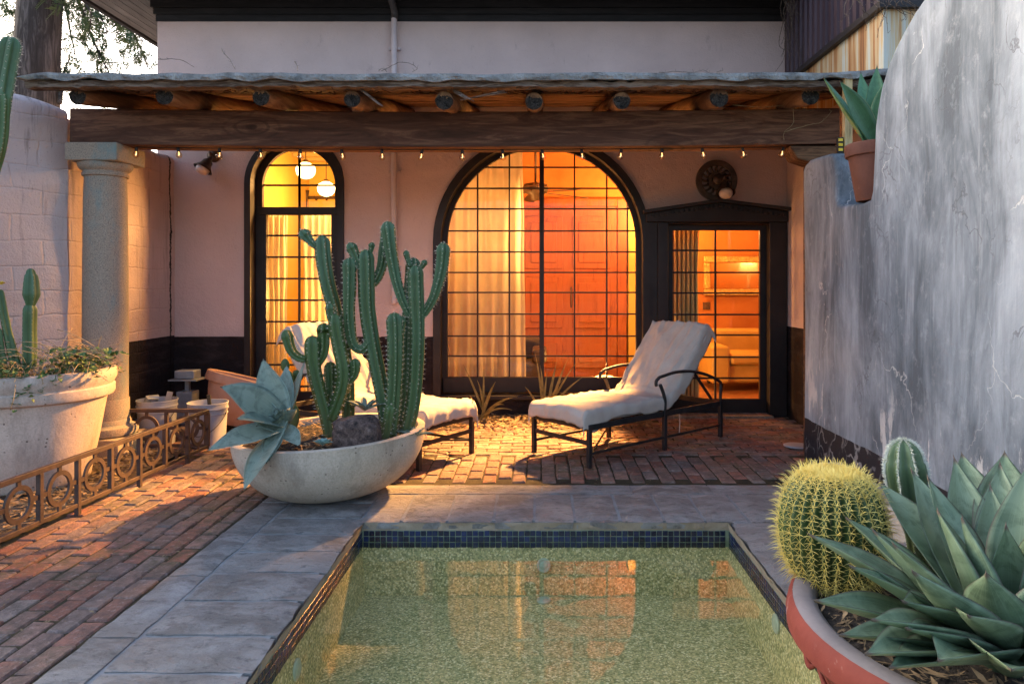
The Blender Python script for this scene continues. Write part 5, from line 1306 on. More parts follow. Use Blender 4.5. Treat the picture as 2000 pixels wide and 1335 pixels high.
# ================================================================ CACTI AND AGAVES
def spines(m, c, nrm, n, L, r_, rg, spread=.9):
    nrm = Vector(nrm).normalized()
    for _ in range(n):
        d = (nrm+Vector((rg.uniform(-1, 1), rg.uniform(-1, 1), rg.uniform(-1, 1)))*spread*.6).normalized(); l = L*rg.uniform(.6, 1.15)
        a = d.orthogonal().normalized()*r_; b = d.cross(a)
        m.add([c+a, c-a*.5+b*.87, c-a*.5-b*.87, c+d*l], [(0, 1, 3), (1, 2, 3), (2, 0, 3)])
def cactus_stem(path, rads, ribs, name, mat, parent, spine=.02, seed=0, cap0=False, amp=.36, n_sp=5, step=.034, spmat='spine'):
    """ribbed column along a path with rounded tip; areoles with spines on the rib crests"""
    rg = random.Random(seed); sp = smooth_path(path, 7); n0 = len(sp)
    L = [0]
    for a, b in zip(sp, sp[1:]): L.append(L[-1]+(b-a).length)
    T = L[-1]; rr = []
    ri = [rads[0]+(rads[-1]-rads[0])*(l/T) for l in L] if len(rads) == 2 else [rads[min(len(rads)-1, int(l/T*(len(rads)-1)))]*(1-((l/T*(len(rads)-1)) % 1))+rads[min(len(rads)-1, int(l/T*(len(rads)-1))+1)]*((l/T*(len(rads)-1)) % 1) for l in L]
    pts = []; rad = []
    for p, l, r_ in zip(sp, L, ri):
        e = T-l
        if e < r_*1.15: continue
        pts.append(p); rad.append(r_*(1+.05*noise.noise((p.x*9, p.z*9, seed))))
    tdir = (sp[-1]-sp[-3]).normalized(); r_ = ri[-1]; base = sp[-1]-tdir*r_*1.15
    for k in range(0, 7):
        a = k/6.0*math.pi/2*.97; pts.append(base+tdir*r_*1.15*math.sin(a)); rad.append(r_*max(.05, math.cos(a)))
    m = MB(); N = ribs*6; m.uv = []; tip0 = len(pts)-5
    ph = rg.uniform(0, 6.28)
    def prof(th, i):
        x = abs(math.cos(ribs*th/2)); fade = 1 if i < tip0 else max(.25, 1-(i-tip0)*.16)
        return 1-amp*fade*(1-x**1.4)
    m.tube(pts, rad, N, True, prof)
    m.uv = [((abs(math.cos(ribs*(2*math.pi*(k % N)/N)/2))), (k//N)/len(pts)) for k in range(len(m.v))]
    o = m.build(name, MAT[mat], parent, True)
    s = MB(); acc = [0.0]*ribs
    for j in range(ribs):
        k = int(round(N*j/ribs)); d0 = rg.uniform(0, step)
        acc_ = d0
        for i in range(1, len(pts)-1):
            acc_ += (pts[i]-pts[i-1]).length
            if acc_ >= step:
                acc_ -= step; v = Vector(m.v[i*N+k]); spines(s, v, v-pts[i]+(pts[min(i+1, len(pts)-1)]-pts[i]).normalized()*rad[i]*.2, n_sp, spine, .0011, rg, 1.0)
    for _ in range(6): spines(s, pts[-1], tdir, 3, spine*.8, .001, rg, 1.4)
    s.build('spines', MAT[spmat], o, fix=False)['kind'] = 'stuff'
    return o
def leaf(parent, base, ctrl, tip, width, nrm, mat, cup=.3, thick=.014, teeth=0, n=18, mm=8, wp=(.62, .5), name='leaf', seed=0, wav=.0, spine=.0):
    base, ctrl, tip = Vector(base), Vector(ctrl), Vector(tip); sp = bez(base, ctrl, tip, n); rg = random.Random(seed)
    m = MB(); m.uv = []; vs = []; nrm = Vector(nrm).normalized(); mar = []
    for i in range(n+1):
        t = i/n; p = sp[i]; tg = (sp[min(i+1, n)]-sp[max(i-1, 0)]).normalized()
        s = tg.cross(nrm); s = s.normalized() if s.length > 1e-4 else Vector((1, 0, 0)); nn = s.cross(tg).normalized()
        wd = width/2*((wp[0]*(1-t)+t)*.35+.65*math.sin(math.pi*min(1, (t*.93+.07)**wp[1]*.5+.0)) if False else (wp[0]+(1-wp[0])*math.sin(min(1, t/wp[1])*math.pi/2))*(1 if t < wp[1] else math.cos((t-wp[1])/(1-wp[1])*math.pi/2)**1.15))
        wd = max(wd, .0012)
        row = []
        for j in range(mm+1):
            u = j/mm*2-1
            q = p+s*u*wd+nn*(cup*wd*u*u+wav*wd*abs(u)**3*math.sin(t*17+seed+u*2)); vs.append(q); m.uv.append((j/mm, t)); row.append(q)
        for j in range(1, mm):
            u = j/mm*2-1; vs.append(p+s*u*wd+nn*(cup*wd*u*u-thick*(1-u*u)*(1.25-t))); m.uv.append((j/mm, t))
        mar.append((row[0], row[-1], s, tg))
    W = 2*mm; fs = []
    for i in range(n):
        a, b = i*W, (i+1)*W
        for j in range(mm): fs.append((a+j, b+j, b+j+1, a+j+1))
        bot = lambda r, j: r if j == 0 else (r+mm if j == mm else r+mm+j)
        for j in range(mm): fs.append((bot(a, j+1), bot(b, j+1), bot(b, j), bot(a, j)))
    m.add(vs, fs)
    if teeth:
        for i in range(1, n-1):
            for k in range(2):
                for q in range(3):
                    f = q/3; c = mar[i][k].lerp(mar[i+1][k], f); s = mar[i][2]*(1 if k else -1); tg = mar[i][3]
                    m.add([c-tg*.005, c+tg*.005, c+s*teeth+tg*.004], [(0, 1, 2)]); m.uv += [(k*1.0, i/n)]*3
    if spine:
        d = (sp[-1]-sp[-2]).normalized(); a = d.orthogonal().normalized()*.0028; b = d.cross(a)
        q = sp[-1]-d*.01; m.add([q+a, q-a*.5+b*.87, q-a*.5-b*.87, q+d*spine], [(0, 1, 3), (1, 2, 3), (2, 0, 3)]); m.uv += [(.5, 1)]*4
    return m.build(name, MAT[mat], parent, True, fix=False)
# ---- shallow concrete bowl by the pool
BC = Vector((-1.40, 4.86, .012)); BR_, BH = .63, .40
bowl = thing('concrete_bowl', 'wide shallow concrete bowl planter on corner of pool coping', 'planter', BC)
tl_ = Matrix.Rotation(R(-2.6), 3, 'Y')
pr = []
for k in range(15):
    a = k/14; pr.append((.2+(BR_-.2)*math.sin(a*math.pi/2)**.92, BH*(1-math.cos(a*math.pi/2))**.94))
pr = [(.001, .0), (.17, 0)]+pr+[(BR_+.002, BH+.008), (BR_-.012, BH+.014), (BR_-.045, BH+.012), (BR_-.055, BH), (BR_-.07, BH-.06), (.3, BH-.16), (.001, BH-.18)]
m = MB(); m.lathe(pr, BC, 72, .004, tilt=tl_); m.build('bowl', MAT['bowl'], bowl, True, auto=True)
m = MB(); N = 40; vs = [BC+tl_ @ Vector((0, 0, BH-.01))]
for r_ in range(1, 7):
    for k in range(N):
        th = 6.283185*k/N; q = (BR_-.062)*r_/6; v = Vector((q*math.cos(th), q*math.sin(th), BH-.035+.03*(1-r_/6)+.02*noise.noise((q*9*math.cos(th), q*9*math.sin(th), 1)))); vs.append(BC+tl_ @ v)
m.add(vs, [(0, 1+k, 1+(k+1) % N) for k in range(N)]+[(1+(r_-1)*N+k, 1+(r_-1)*N+(k+1) % N, 1+r_*N+(k+1) % N, 1+r_*N+k) for r_ in range(1, 6) for k in range(N)])
m.build('soil', MAT['soil'], bowl, True)
rg = random.Random(8); m = MB()
for _ in range(900):
    q = (BR_-.09)*rg.random()**.5; th = rg.uniform(0, 6.28); c = BC+Vector((q*math.cos(th), q*math.sin(th), BH+rg.uniform(-.015, .012))); L = rg.uniform(.008, .035); a = rg.uniform(0, 6.28)
    d = Vector((math.cos(a), math.sin(a), rg.uniform(-.4, .4))); s = Vector((-d.y, d.x, rg.uniform(-.3, .3)))*rg.uniform(.15, .4)
    m.add([c-d*L, c+s*L, c+d*L, c-s*L], [(0, 1, 2, 3)])
tag(m.build('leaf_litter', MAT['litter'], None, fix=False), 'dry chaff on soil of the concrete bowl', 'leaf litter', kind='stuff')
SC = FPX/4.86
def stem_px(pts, Y, rpx, name='stem', mat='cactus', parent=None, ribs=6, seed=0, dY=0, **k):
    n = len(pts)
    path = [at(x, y, Y+dY*i/max(1, n-1)) for i, (x, y) in enumerate(pts)]
    rr = [r_*Y/FPX for r_ in (rpx if hasattr(rpx, '__len__') else (rpx, rpx))]
    return cactus_stem(path, rr, ribs, name, mat, parent, seed=seed, **k)
c = at(757, 850, 4.86); ca = thing('column_cactus', 'tall branching blue green column cactus at right in the concrete bowl', 'cactus', (c.x, 4.86, .39))
Y1 = 4.86
stem_px([(757, 850), (752, 800), (741, 740), (729, 680), (718, 610), (715, 545), (714, 487)], Y1, (14, 17), 'stem', 'cactus', ca, 6, 1)
stem_px([(722, 668), (708, 682), (694, 676), (686, 655), (682, 610), (683, 560), (683, 503)], Y1-.02, (9, 15), 'arm', 'cactus', ca, 6, 2)
stem_px([(712, 534), (703, 520), (694, 500), (687, 485), (682, 474)], Y1, (7, 12), 'arm', 'cactus', ca, 5, 3)
stem_px([(722, 495), (725, 488), (727, 473)], Y1, (4, 7), 'bud', 'cactus', ca, 5, 4)
stem_px([(722, 558), (735, 546), (746, 520), (751, 490), (755, 465), (757, 436)], Y1+.06, (9, 14), 'arm', 'cactus', ca, 6, 5)
stem_px([(806, 622), (798, 610), (786, 585), (775, 550), (767, 510), (761, 470), (757, 432)], Y1-.02, (8, 15), 'arm', 'cactus', ca, 6, 6)
stem_px([(787, 866), (798, 830), (808, 780), (813, 720), (815, 650), (813, 580), (811, 518)], Y1-.04, (13, 16), 'stem', 'cactus', ca, 6, 7)
stem_px([(776, 858), (785, 800), (793, 730), (797, 650), (802, 580), (808, 503)], Y1+.06, (12, 15), 'stem', 'cactus', ca, 6, 8)
stem_px([(802, 520), (797, 507), (792, 489)], Y1, (4, 7), 'bud', 'cactus', ca, 5, 9)
stem_px([(818, 526), (825, 520), (832, 508)], Y1, (4, 7), 'bud', 'cactus', ca, 5, 10)
stem_px([(822, 620), (834, 604), (848, 578), (858, 545), (864, 515), (867, 474)], Y1-.02, (8, 15), 'arm', 'cactus', ca, 6, 11)
stem_px([(762, 850), (768, 790), (772, 720), (772, 660), (770, 610)], Y1-.1, (13, 17), 'stem', 'cactus', ca, 7, 12)
stem_px([(776, 660), (781, 640), (783, 616)], Y1-.08, (9, 11), 'bud', 'cactus', ca, 6, 13)
stem_px([(750, 862), (757, 830), (764, 790)], Y1-.16, (11, 11), 'cut_stub', 'cactusold', ca, 5, 14)
cb_ = thing('column_cactus', 'lower olive green column cactus with hooked arms left of the rock', 'cactus', (at(645, 850, 4.8).x, 4.8, .39))
Y2 = 4.78
stem_px([(646, 862), (638, 820), (626, 775), (616, 735), (611, 700), (610, 655)], Y2, (12, 16), 'stem', 'cactusold', cb_, 5, 21)
stem_px([(598, 702), (583, 698), (570, 686), (563, 668), (558, 644)], Y2, (8, 13), 'arm', 'cactusold', cb_, 5, 22)
stem_px([(620, 708), (630, 692), (633, 670), (632, 630)], Y2+.03, (10, 14), 'arm', 'cactusold', cb_, 5, 23)
stem_px([(646, 818), (660, 785), (670, 750), (671, 720), (664, 685), (656, 645), (654, 612)], Y2, (13, 14), 'stem', 'cactusold', cb_, 5, 24)
stem_px([(649, 632), (645, 615), (644, 592)], Y2, (7, 10), 'bud', 'cactus', cb_, 5, 25)
stem_px([(676, 745), (688, 738), (694, 722), (693, 700)], Y2+.02, (8, 11), 'arm', 'cactusold', cb_, 6, 26)
stem_px([(646, 800), (646, 760), (645, 706)], Y2+.12, (12, 13), 'stem', 'cactusold', cb_, 6, 27)
cc = thing('column_cactus', 'leaning grey green cactus stem with a pad against the yellow door', 'cactus', (at(672, 850, 4.95).x, 4.95, .39))
stem_px([(680, 850), (680, 760), (674, 700), (664, 645), (651, 595), (639, 550), (632, 505), (629, 460)], 4.95, (12, 16), 'stem', 'cactus', cc, 6, 31)
stem_px([(617, 482), (606, 472), (588, 449)], 4.93, (6, 13), 'pad', 'cactus', cc, 5, 32, amp=.45)
# prickly pear pads
pp = thing('prickly_pear', 'small dark prickly pear behind the blue agave', 'cactus', (at(566, 850, 4.95).x, 4.95, .38))
for k, (x, y, rx, ry, a) in enumerate(((572, 815, 13, 26, .1), (567, 775, 12, 24, -.1), (564, 740, 10, 17, -.1), (557, 713, 9, 13, 0), (577, 735, 9, 14, .3))):
    c = at(x, y, 4.95+.02*k); s = 4.95/FPX; m = MB(); q = Matrix.Rotation(a, 3, 'Y')
    m.grid(14, 18, lambda i, j: c+q @ Vector((rx*s*math.sin(i*math.pi)*math.cos(j*6.28318), .014*math.sin(i*math.pi)*math.sin(j*6.28318), ry*s*math.cos(i*math.pi)))); m.uv = [(.3, 0)]*len(m.v)
    m.build('pad', MAT['cactusold'], pp, True)
# blue agave hanging over the bowl rim
ag = thing('blue_agave', 'blue grey agave spilling over left rim of the concrete bowl', 'agave', (at(556, 850, 4.55).x, 4.55, .40))
A0 = at(556, 826, 4.55)
def apx(px, py, Y): return at(px, py, Y)
ld = [((430, 755), 4.25, (488, 748), 4.38, 72, (0, -.75, .6)), ((514, 700), 4.62, (518, 770), 4.6, 66, (.1, -1, .2)), ((595, 704), 4.7, (585, 770), 4.64, 52, (-.9, -.7, .1)),
      ((462, 818), 4.2, (505, 800), 4.32, 50, (.1, -.5, .8)), ((404, 880), 4.12, (480, 845), 4.25, 66, (-.1, -.6, .75)), ((476, 958), 4.02, (505, 885), 4.14, 62, (-.35, -.85, .45)),
      ((585, 870), 4.3, (575, 845), 4.4, 34, (.2, -.7, .6)), ((500, 832), 4.36, (520, 815), 4.42, 44, (0, -.7, .7)), ((470, 775), 4.5, (505, 780), 4.52, 50, (-.2, -.9, .4)), ((560, 712), 4.75, (560, 770), 4.68, 46, (0, -1, .3)), ((520, 905), 4.2, (530, 865), 4.32, 40, (-.1, -.8, .6))]
for k, (tp, Yt, cp, Yc, wpx, nr) in enumerate(ld):
    bb_ = A0+Vector((0, -.01*k, -.01)); tt_ = at(tp[0], tp[1], Yt); leaf(ag, bb_, at(cp[0], cp[1], Yc)*.45+bb_.lerp(tt_, .5)*.55, tt_, wpx*.95*4.4/FPX, nr, 'agave', .2, .016, .004, 26, 8, (.6, .42), seed=k, wav=.015, spine=.012)
for k in range(3):
    leaf(ag, A0+Vector((.015*(k-1), -.01, 0)), at(552+6*k, 815, 4.46), at(543+9*k, 800, 4.40), 36*4.5/FPX, (0, -.6+.3*k, .5), 'agave', .9, .01, 0, 12, 8, (.9, .4), name='bud_leaf', seed=40+k)
# other rosettes in the bowl
def rosette(label, cpx, Y, n, L, wd, mat='agave', seed=0, lift=.5, dark=False):
    c = at(cpx[0], cpx[1], Y); t = thing('small_succulent', label, 'succulent', c); rg = random.Random(seed)
    for k in range(n):
        a = k*2.399+rg.uniform(-.2, .2); e = lift*(.35+.9*k/n); d = Vector((math.cos(a)*math.cos(e), math.sin(a)*math.cos(e), math.sin(e))); l = L*(1-.45*k/n)
        leaf(t, c, c+d*l*.5+Vector((0, 0, .08*l)), c+d*l, wd*(1-.3*k/n), (-d.x*.5, -d.y*.5, 1), mat, .4, wd*.12, 0, 10, 6, (.6, .55), seed=k)
rosette('pale rosette succulent at front edge of the bowl soil', (630, 868), 4.36, 20, .07, .035, 'succulent', 1, .8)
rosette('dark small agave behind the rock in the bowl', (712, 800), 4.8, 9, .17, .05, 'agave', 2, .7)
rosette('small agave poking over right rim of the bowl', (806, 852), 4.72, 9, .15, .045, 'agave', 3, .5)
rosette('tiny succulent clump right behind the rock', (688, 795), 4.95, 14, .07, .035, 'succulent', 4, .8)
# rock
def rock(name, label, c, s, seed, mat='rock'):
    bm = bmesh.new(); bmesh.ops.create_icosphere(bm, subdivisions=5, radius=1)
    for v in bm.verts:
        p = v.co.copy(); q = Vector([math.copysign(abs(t_)**.62, t_) for t_ in p]); n_ = 1+.16*noise.noise(p*1.3+Vector((seed, 0, 0)))+.07*noise.noise(p*3.5+Vector((0, seed, 0)))+.025*noise.noise(p*9)
        v.co = Vector((q.x*s[0], q.y*s[1], q.z*s[2]))*n_*.8+Vector(c)
    me = bpy.data.meshes.new(name); bm.to_mesh(me); bm.free(); me.materials.append(MAT[mat]); me.polygons.foreach_set('use_smooth', [True]*len(me.polygons))
    o = link(name, me); return tag(o, label, 'rock')
c = at(696, 840, 4.5); rock('rock', 'mottled brown rock set among cacti in the bowl', (c.x, 4.52, .47), (.19, .14, .14), 3)
# ---- big pot at far left
PC = Vector((-3.55, 5.02, .03)); pot = thing('large_pot', 'big pale stone pot with banded rim behind the iron fence', 'planter', PC)
m = MB(); m.lathe([(.001, 0), (.33, 0), (.345, .02), (.4, .3), (.445, .56), (.452, .585), (.49, .6), (.5, .62), (.5, .665), (.488, .675), (.495, .69), (.51, .72), (.512, .76), (.5, .785), (.47, .79), (.44, .775), (.42, .7), (.001, .68)], PC, 64, .012); m.build('pot_body', MAT['bigpot'], pot, True, auto=True)
m = MB(); m.lathe([(.001, .73), (.2, .735), (.44, .71)], PC, 32, .02, cap=False); m.build('soil', MAT['soil'], pot, True)
TOP = PC.z+.74
def pcx(label, name='column_cactus', cat='cactus', x=-3.5, y=5.0): return thing(name, label, cat, (x, y, TOP))
t = pcx('very tall green column cactus rising past left edge of picture', x=-3.8)
stem_px([(-8, 745), (-26, 600), (-30, 450), (-20, 330), (-4, 240), (10, 150), (24, 72)], 5.0, (17, 17, 17, 20), 'stem', 'cactus', t, 6, 51)
stem_px([(-30, 420), (-14, 340), (0, 280), (4, 215), (3, 180)], 4.97, (9, 14), 'arm', 'cactusold', t, 5, 52)
t = pcx('short two segment cactus standing in the large stone pot', x=-3.53)
stem_px([(56, 720), (57, 690), (57, 640), (58, 592)], 4.95, (13, 13), 'stem', 'cactus', t, 5, 53, spine=.006)
stem_px([(59, 602), (60, 575), (60, 545), (59, 524)], 4.95, (6, 16, 14, 9), 'stem', 'cactus', t, 5, 54, spine=.006)
t = pcx('thin leaning green stem with yellow flower at left edge', x=-3.7)
stem_px([(34, 725), (22, 680), (10, 625), (0, 565)], 4.93, (11, 7), 'stem', 'cactusold', t, 4, 55, spine=.006)
stem_px([(8, 725), (2, 690), (-4, 640)], 4.9, (9, 7), 'stem', 'cactusold', t, 4, 56, spine=.006)
m = MB(); c = at(2, 556, 4.93); rg = random.Random(4)
for k in range(16):
    a = k*2.4; d = Vector((math.cos(a), math.sin(a), rg.uniform(.4, 1.4))).normalized()*.035; s = Vector((-d.y, d.x, 0)).normalized()*.009
    m.add([c, c+d*.6+s, c+d, c+d*.6-s], [(0, 1, 2, 3)])
m.build('flower', MAT['flower'], t, fix=False)
# trailing ivy and straw
iv = thing('trailing_plant', 'trailing variegated ivy with dry stems spilling over large pot rim', 'plant', (PC.x, PC.y, TOP)); rg = random.Random(9)
ml = MB(); ms = MB()
def ivyleaf(c, d, L):
    d = d.normalized(); s = d.cross(Vector((rg.uniform(-.5, .5), rg.uniform(-.5, .5), 1))).normalized(); up = s.cross(d)*.18*L
    P_ = [c, c+s*L*.42+d*L*.12+up, c+s*L*.36+d*L*.5, c+d*L, c-s*L*.36+d*L*.5, c-s*L*.42+d*L*.12+up]
    ml.add(P_+[c+d*L*.45-up*.4], [(0, 1, 6), (1, 2, 6), (2, 3, 6), (3, 4, 6), (4, 5, 6), (5, 0, 6)])
for k in range(175):
    a = rg.uniform(-2.9, .9) if k % 3 else rg.uniform(0, 6.28); q = .42*rg.random()**.5; p = PC+Vector((q*math.cos(a), q*math.sin(a), .73)); o_ = Vector((math.cos(a), math.sin(a), 0))
    e = p+o_*rg.uniform(.06, .24)+Vector((rg.uniform(-.06, .06), rg.uniform(-.06, .06), rg.uniform(-.02, .2)))
    rr = (e-PC); rr.z = 0
    if rr.length > .58: e = PC+rr.normalized()*.58+Vector((0, 0, e.z-PC.z))
    st = bez(p, (p+e)/2+Vector((0, 0, rg.uniform(.04, .14))), e, 6); ms.tube(st, [.0028]*3+[.0022]*4, 4)
    if k % 2 == 0:
        for s_ in st[2:]:
            for _ in range(rg.choice((2, 3, 4))): ivyleaf(s_, Vector((rg.uniform(-1, 1), rg.uniform(-1, 1), rg.uniform(-.3, .7))), rg.uniform(.018, .042))
for (px, py, n) in ((45, 770, 26), (30, 745, 26), (70, 755, 22), (95, 742, 20), (170, 715, 22), (205, 705, 22), (208, 690, 16), (20, 730, 24), (20, 790, 10), (150, 690, 16), (110, 690, 16)):
    for _ in range(n): ivyleaf(at(px+rg.uniform(-22, 22), py+rg.uniform(-11, 11), 4.56+.35*min(1, px/220)+rg.uniform(-.05, .05)), Vector((rg.uniform(-1, 1), rg.uniform(-1, .3), rg.uniform(-.6, .4))), rg.uniform(.025, .055))
ms.tube(smooth_path([at(30, 752, 4.5), at(27, 775, 4.45), at(20, 800, 4.48)], 4), .003, 4)
for k in range(130):
    x = rg.uniform(-5, 200); p = at(x, rg.uniform(678, 725)-.02*x, rg.uniform(4.7, 5.2)); d = Vector((rg.uniform(-1, 1), rg.uniform(-.5, .3), rg.uniform(-.25, .35))).normalized()*rg.uniform(.08, .26); ms.tube(bez(p, p+d*.5+Vector((0, 0, .03)), p+d, 4), .002, 4)
tag(ml.build('foliage', MAT['ivy'], iv, fix=False), kind='stuff'); tag(ms.build('dry_stems', MAT['drystem'], iv, True), kind='stuff')
# ---- niche pot and agave
NC = Vector((2.2, 4.64, 1.952)); np_ = thing('niche_pot', 'chipped terracotta pot sitting in notch of the stucco wall', 'pot', NC)
m = MB(); m.lathe([(.001, 0), (.14, 0), (.145, .01), (.19, .28), (.192, .285), (.208, .288), (.212, .3), (.214, .36), (.208, .366), (.2, .36), (.19, .33), (.001, .325)], NC, 44, .01); m.build('pot_body', MAT['terra'], np_, True, auto=True)
m = MB(); m.lathe([(.001, .335), (.19, .33)], NC, 24, cap=False); m.build('soil', MAT['soil'], np_, True)
na = thing('niche_agave', 'upright green agave in terracotta pot on the stucco wall', 'agave', NC+Vector((0, 0, .33))); b0 = NC+Vector((0, 0, .32))
for k, (tx, ty, Yt, cx_, cy_, wpx, nr) in enumerate(((1608, 150, 4.5, 1640, 215, 34, (.9, -.6, .3)), (1640, 158, 4.45, 1672, 220, 46, (.1, -1, .25)), (1681, 140, 4.9, 1684, 210, 36, (0, -1, .2)), (1713, 128, 4.7, 1706, 205, 40, (-.3, -1, 0)), (1735, 150, 4.6, 1716, 215, 36, (-.8, -.7, .2)), (1755, 190, 4.75, 1722, 225, 36, (-.8, -.5, .4)), (1700, 170, 5.0, 1695, 210, 38, (.2, -1, .3)))):
    leaf(na, b0+Vector((.012*(k-3), .01*(k % 3), 0)), at(cx_, cy_, (Yt+4.7)/2), at(tx, ty, Yt), wpx*4.7/FPX*1.05, nr, 'agave3', .5, .012, 0, 18, 8, (.72, .45), seed=60+k, spine=.02)
# ---- red bowl in front right
QC = Vector((1.40, 2.08, .013)); QR, QH = .65, .437
rb = thing('red_bowl', 'wide red clay bowl planter with worn grey rim in front corner', 'planter', QC)
pr = [(.001, 0), (.25, 0)]+[(.25+(QR-.07-.25)*math.sin(k/10*math.pi/2)**.9, (QH-.11)*(1-math.cos(k/10*math.pi/2))**.9) for k in range(1, 11)]+[(QR-.055, QH-.105), (QR-.02, QH-.1), (QR-.002, QH-.08), (QR, QH-.05), (QR-.008, QH-.015), (QR-.02, QH-.004)]
m = MB(); m.lathe(pr, QC, 72, .006, cap=False); m.build('bowl', MAT['redpot'], rb, True, auto=True)
m = MB(); m.lathe([(QR-.0205, QH-.0045), (QR-.035, QH+.002), (QR-.07, QH+.001), (QR-.09, QH-.012), (QR-.1, QH-.08)], QC, 72, .006, cap=False); m.build('rim_top', MAT['potrim'], rb, True)
for k in range(22):
    a = 6.283*k/22; m = MB(); pts = [QC+Vector(((QR-.055)*math.cos(a+t_*.28), (QR-.055)*math.sin(a+t_*.28), QH-.125-.05*math.sin(t_*math.pi))) for t_ in [i/6 for i in range(7)]]
    m.tube(pts, [.004, .007, .009, .01, .009, .007, .004], 8); m.build('swag', MAT['redpot'], rb, True)
m = MB(); N = 36; vs = [QC+Vector((0, 0, QH-.03))]
for r_ in range(1, 7):
    for k in range(N):
        th = 6.283185*k/N; q = (QR-.092)*r_/6; vs.append(QC+Vector((q*math.cos(th), q*math.sin(th), QH-.045+.02*noise.noise((q*7*math.cos(th), q*7*math.sin(th), 3)))))
m.add(vs, [(0, 1+k, 1+(k+1) % N) for k in range(N)]+[(1+(r_-1)*N+k, 1+(r_-1)*N+(k+1) % N, 1+r_*N+(k+1) % N, 1+r_*N+k) for r_ in range(1, 6) for k in range(N)]); m.build('soil', MAT['soil'], rb, True)
rg = random.Random(18); m = MB()
for _ in range(2200):
    q = (QR-.1)*rg.random()**.5; th = rg.uniform(0, 6.28); c = QC+Vector((q*math.cos(th), q*math.sin(th), QH-.035+rg.uniform(-.01, .022))); L = rg.uniform(.006, .035); a = rg.uniform(0, 6.28)
    d = Vector((math.cos(a), math.sin(a), rg.uniform(-.4, .4))); s = Vector((-d.y, d.x, rg.uniform(-.3, .3)))*rg.uniform(.06, .3); m.add([c-d*L, c+s*L, c+d*L, c-s*L], [(0, 1, 2, 3)])
tag(m.build('leaf_litter', MAT['litter'], None, fix=False), 'dry needles and chaff on soil of the red bowl', 'leaf litter', kind='stuff')
for k, (px, py) in enumerate(((1652, 1290), (1668, 1305), (1650, 1300))):
    c = gr(px, py, .40); rock('pebble', ['larger white pebble on red bowl soil', 'second white pebble on red bowl soil, nearest the rim', 'third white pebble on red bowl soil'][k], (c.x, c.y, .412), (.011+.003*k, .012, .009), 9+k, 'whitecap')
# golden barrel
GC = Vector((.985, 2.42, .40)); gb = thing('barrel_cactus', 'round golden barrel cactus bristling with yellow spines', 'cactus', GC)
RB_, HB = .172, .40; ribs = 27; m = MB(); m.uv = []; vs = []; N = ribs*6; NV = 34; rg = random.Random(1)
def bprof(t):
    a = t*math.pi; r_ = RB_*math.sin(a)**.72 if 0 < t < 1 else 0; z = HB*(.5-.5*math.cos(a))
    if t > .86: z -= .02*((t-.86)/.14)**1.3
    return r_, z
for i in range(NV+1):
    t_ = i/NV; r_, z = bprof(.03+.97*t_)
    for k in range(N):
        th = 6.283185*k/N; x = abs(math.cos(ribs*th/2)); am = .24*min(1, r_/RB_*1.2)
        q = max(.002, r_)*(1-am*(1-x**1.3)); vs.append(GC+Vector((q*math.cos(th), q*math.sin(th), z))); m.uv.append((x, t_))
m.add(vs, [(i*N+k, i*N+(k+1) % N, (i+1)*N+(k+1) % N, (i+1)*N+k) for i in range(NV) for k in range(N)]); body = m.build('body', MAT['barrel'], gb, True)
s = MB()
def cspine(c, d, bend, L, r_):
    d = d.normalized(); pts = [c, c+d*L*.55, c+d*L+bend*L*.3]; a = d.orthogonal().normalized(); b = d.cross(a)
    vs = []
    for p, q in zip(pts[:2], (r_, r_*.75)): vs += [p+a*q, p+(-a*.5+b*.87)*q, p+(-a*.5-b*.87)*q]
    vs.append(pts[2]); s.add(vs, [(0, 1, 4, 3), (1, 2, 5, 4), (2, 0, 3, 5), (3, 4, 6), (4, 5, 6), (5, 3, 6)])
for j in range(ribs):
    th = 6.283185*(j)/ribs; t_ = .1+.01*(j % 3)
    while t_ < .985:
        r_, z = bprof(t_); r2, z2 = bprof(t_+.01); c = GC+Vector((r_*math.cos(th), r_*math.sin(th), z)); rad = Vector((math.cos(th), math.sin(th), 0))
        up = Vector((rad.x*(r2-r_), rad.y*(r2-r_), z2-z)).normalized(); out = rad.cross(up).cross(up)*-1
        out = (rad*up.z-Vector((0, 0, 1))*(up.x*rad.x+up.y*rad.y)).normalized(); tan = up.cross(out)
        n_ = 6 if t_ < .75 else 9; Ls = .036 if t_ < .9 else .03
        for k in range(n_):
            a = 6.283*k/n_+rg.uniform(-.2, .2); d = out*rg.uniform(.35, .65)+(up*math.sin(a)+tan*math.cos(a)); cspine(c, d, Vector((0, 0, -.3))+out*-.2, Ls*rg.uniform(.6, 1.15), .0009)
        for k in range(2): cspine(c, out+tan*rg.uniform(-.4, .4)+up*rg.uniform(-.2, .5), Vector((0, 0, -.6)), Ls*1.25*rg.uniform(.7, 1.2), .0011)
        t_ += .037 if t_ < .8 else .028
for k in range(1500):
    q = .085*rg.random()**.5; a = rg.uniform(0, 6.283); c = GC+Vector((q*math.cos(a), q*math.sin(a), HB-.022+rg.uniform(0, .006))); cspine(c, Vector((math.cos(a)*q*9+rg.uniform(-.6, .6), math.sin(a)*q*9+rg.uniform(-.6, .6), 1)), Vector((0, 0, 0)), rg.uniform(.008, .024), .0012)
tag(s.build('spines', MAT['goldspine'], body, fix=False), kind='stuff')
m = MB(); m.lathe([(.09, HB-.02), (.06, HB-.012), (.02, HB-.014), (.001, HB-.016)], GC, 24, .1, cap=False); m.build('wool_crown', MAT['goldspine'], gb, True)
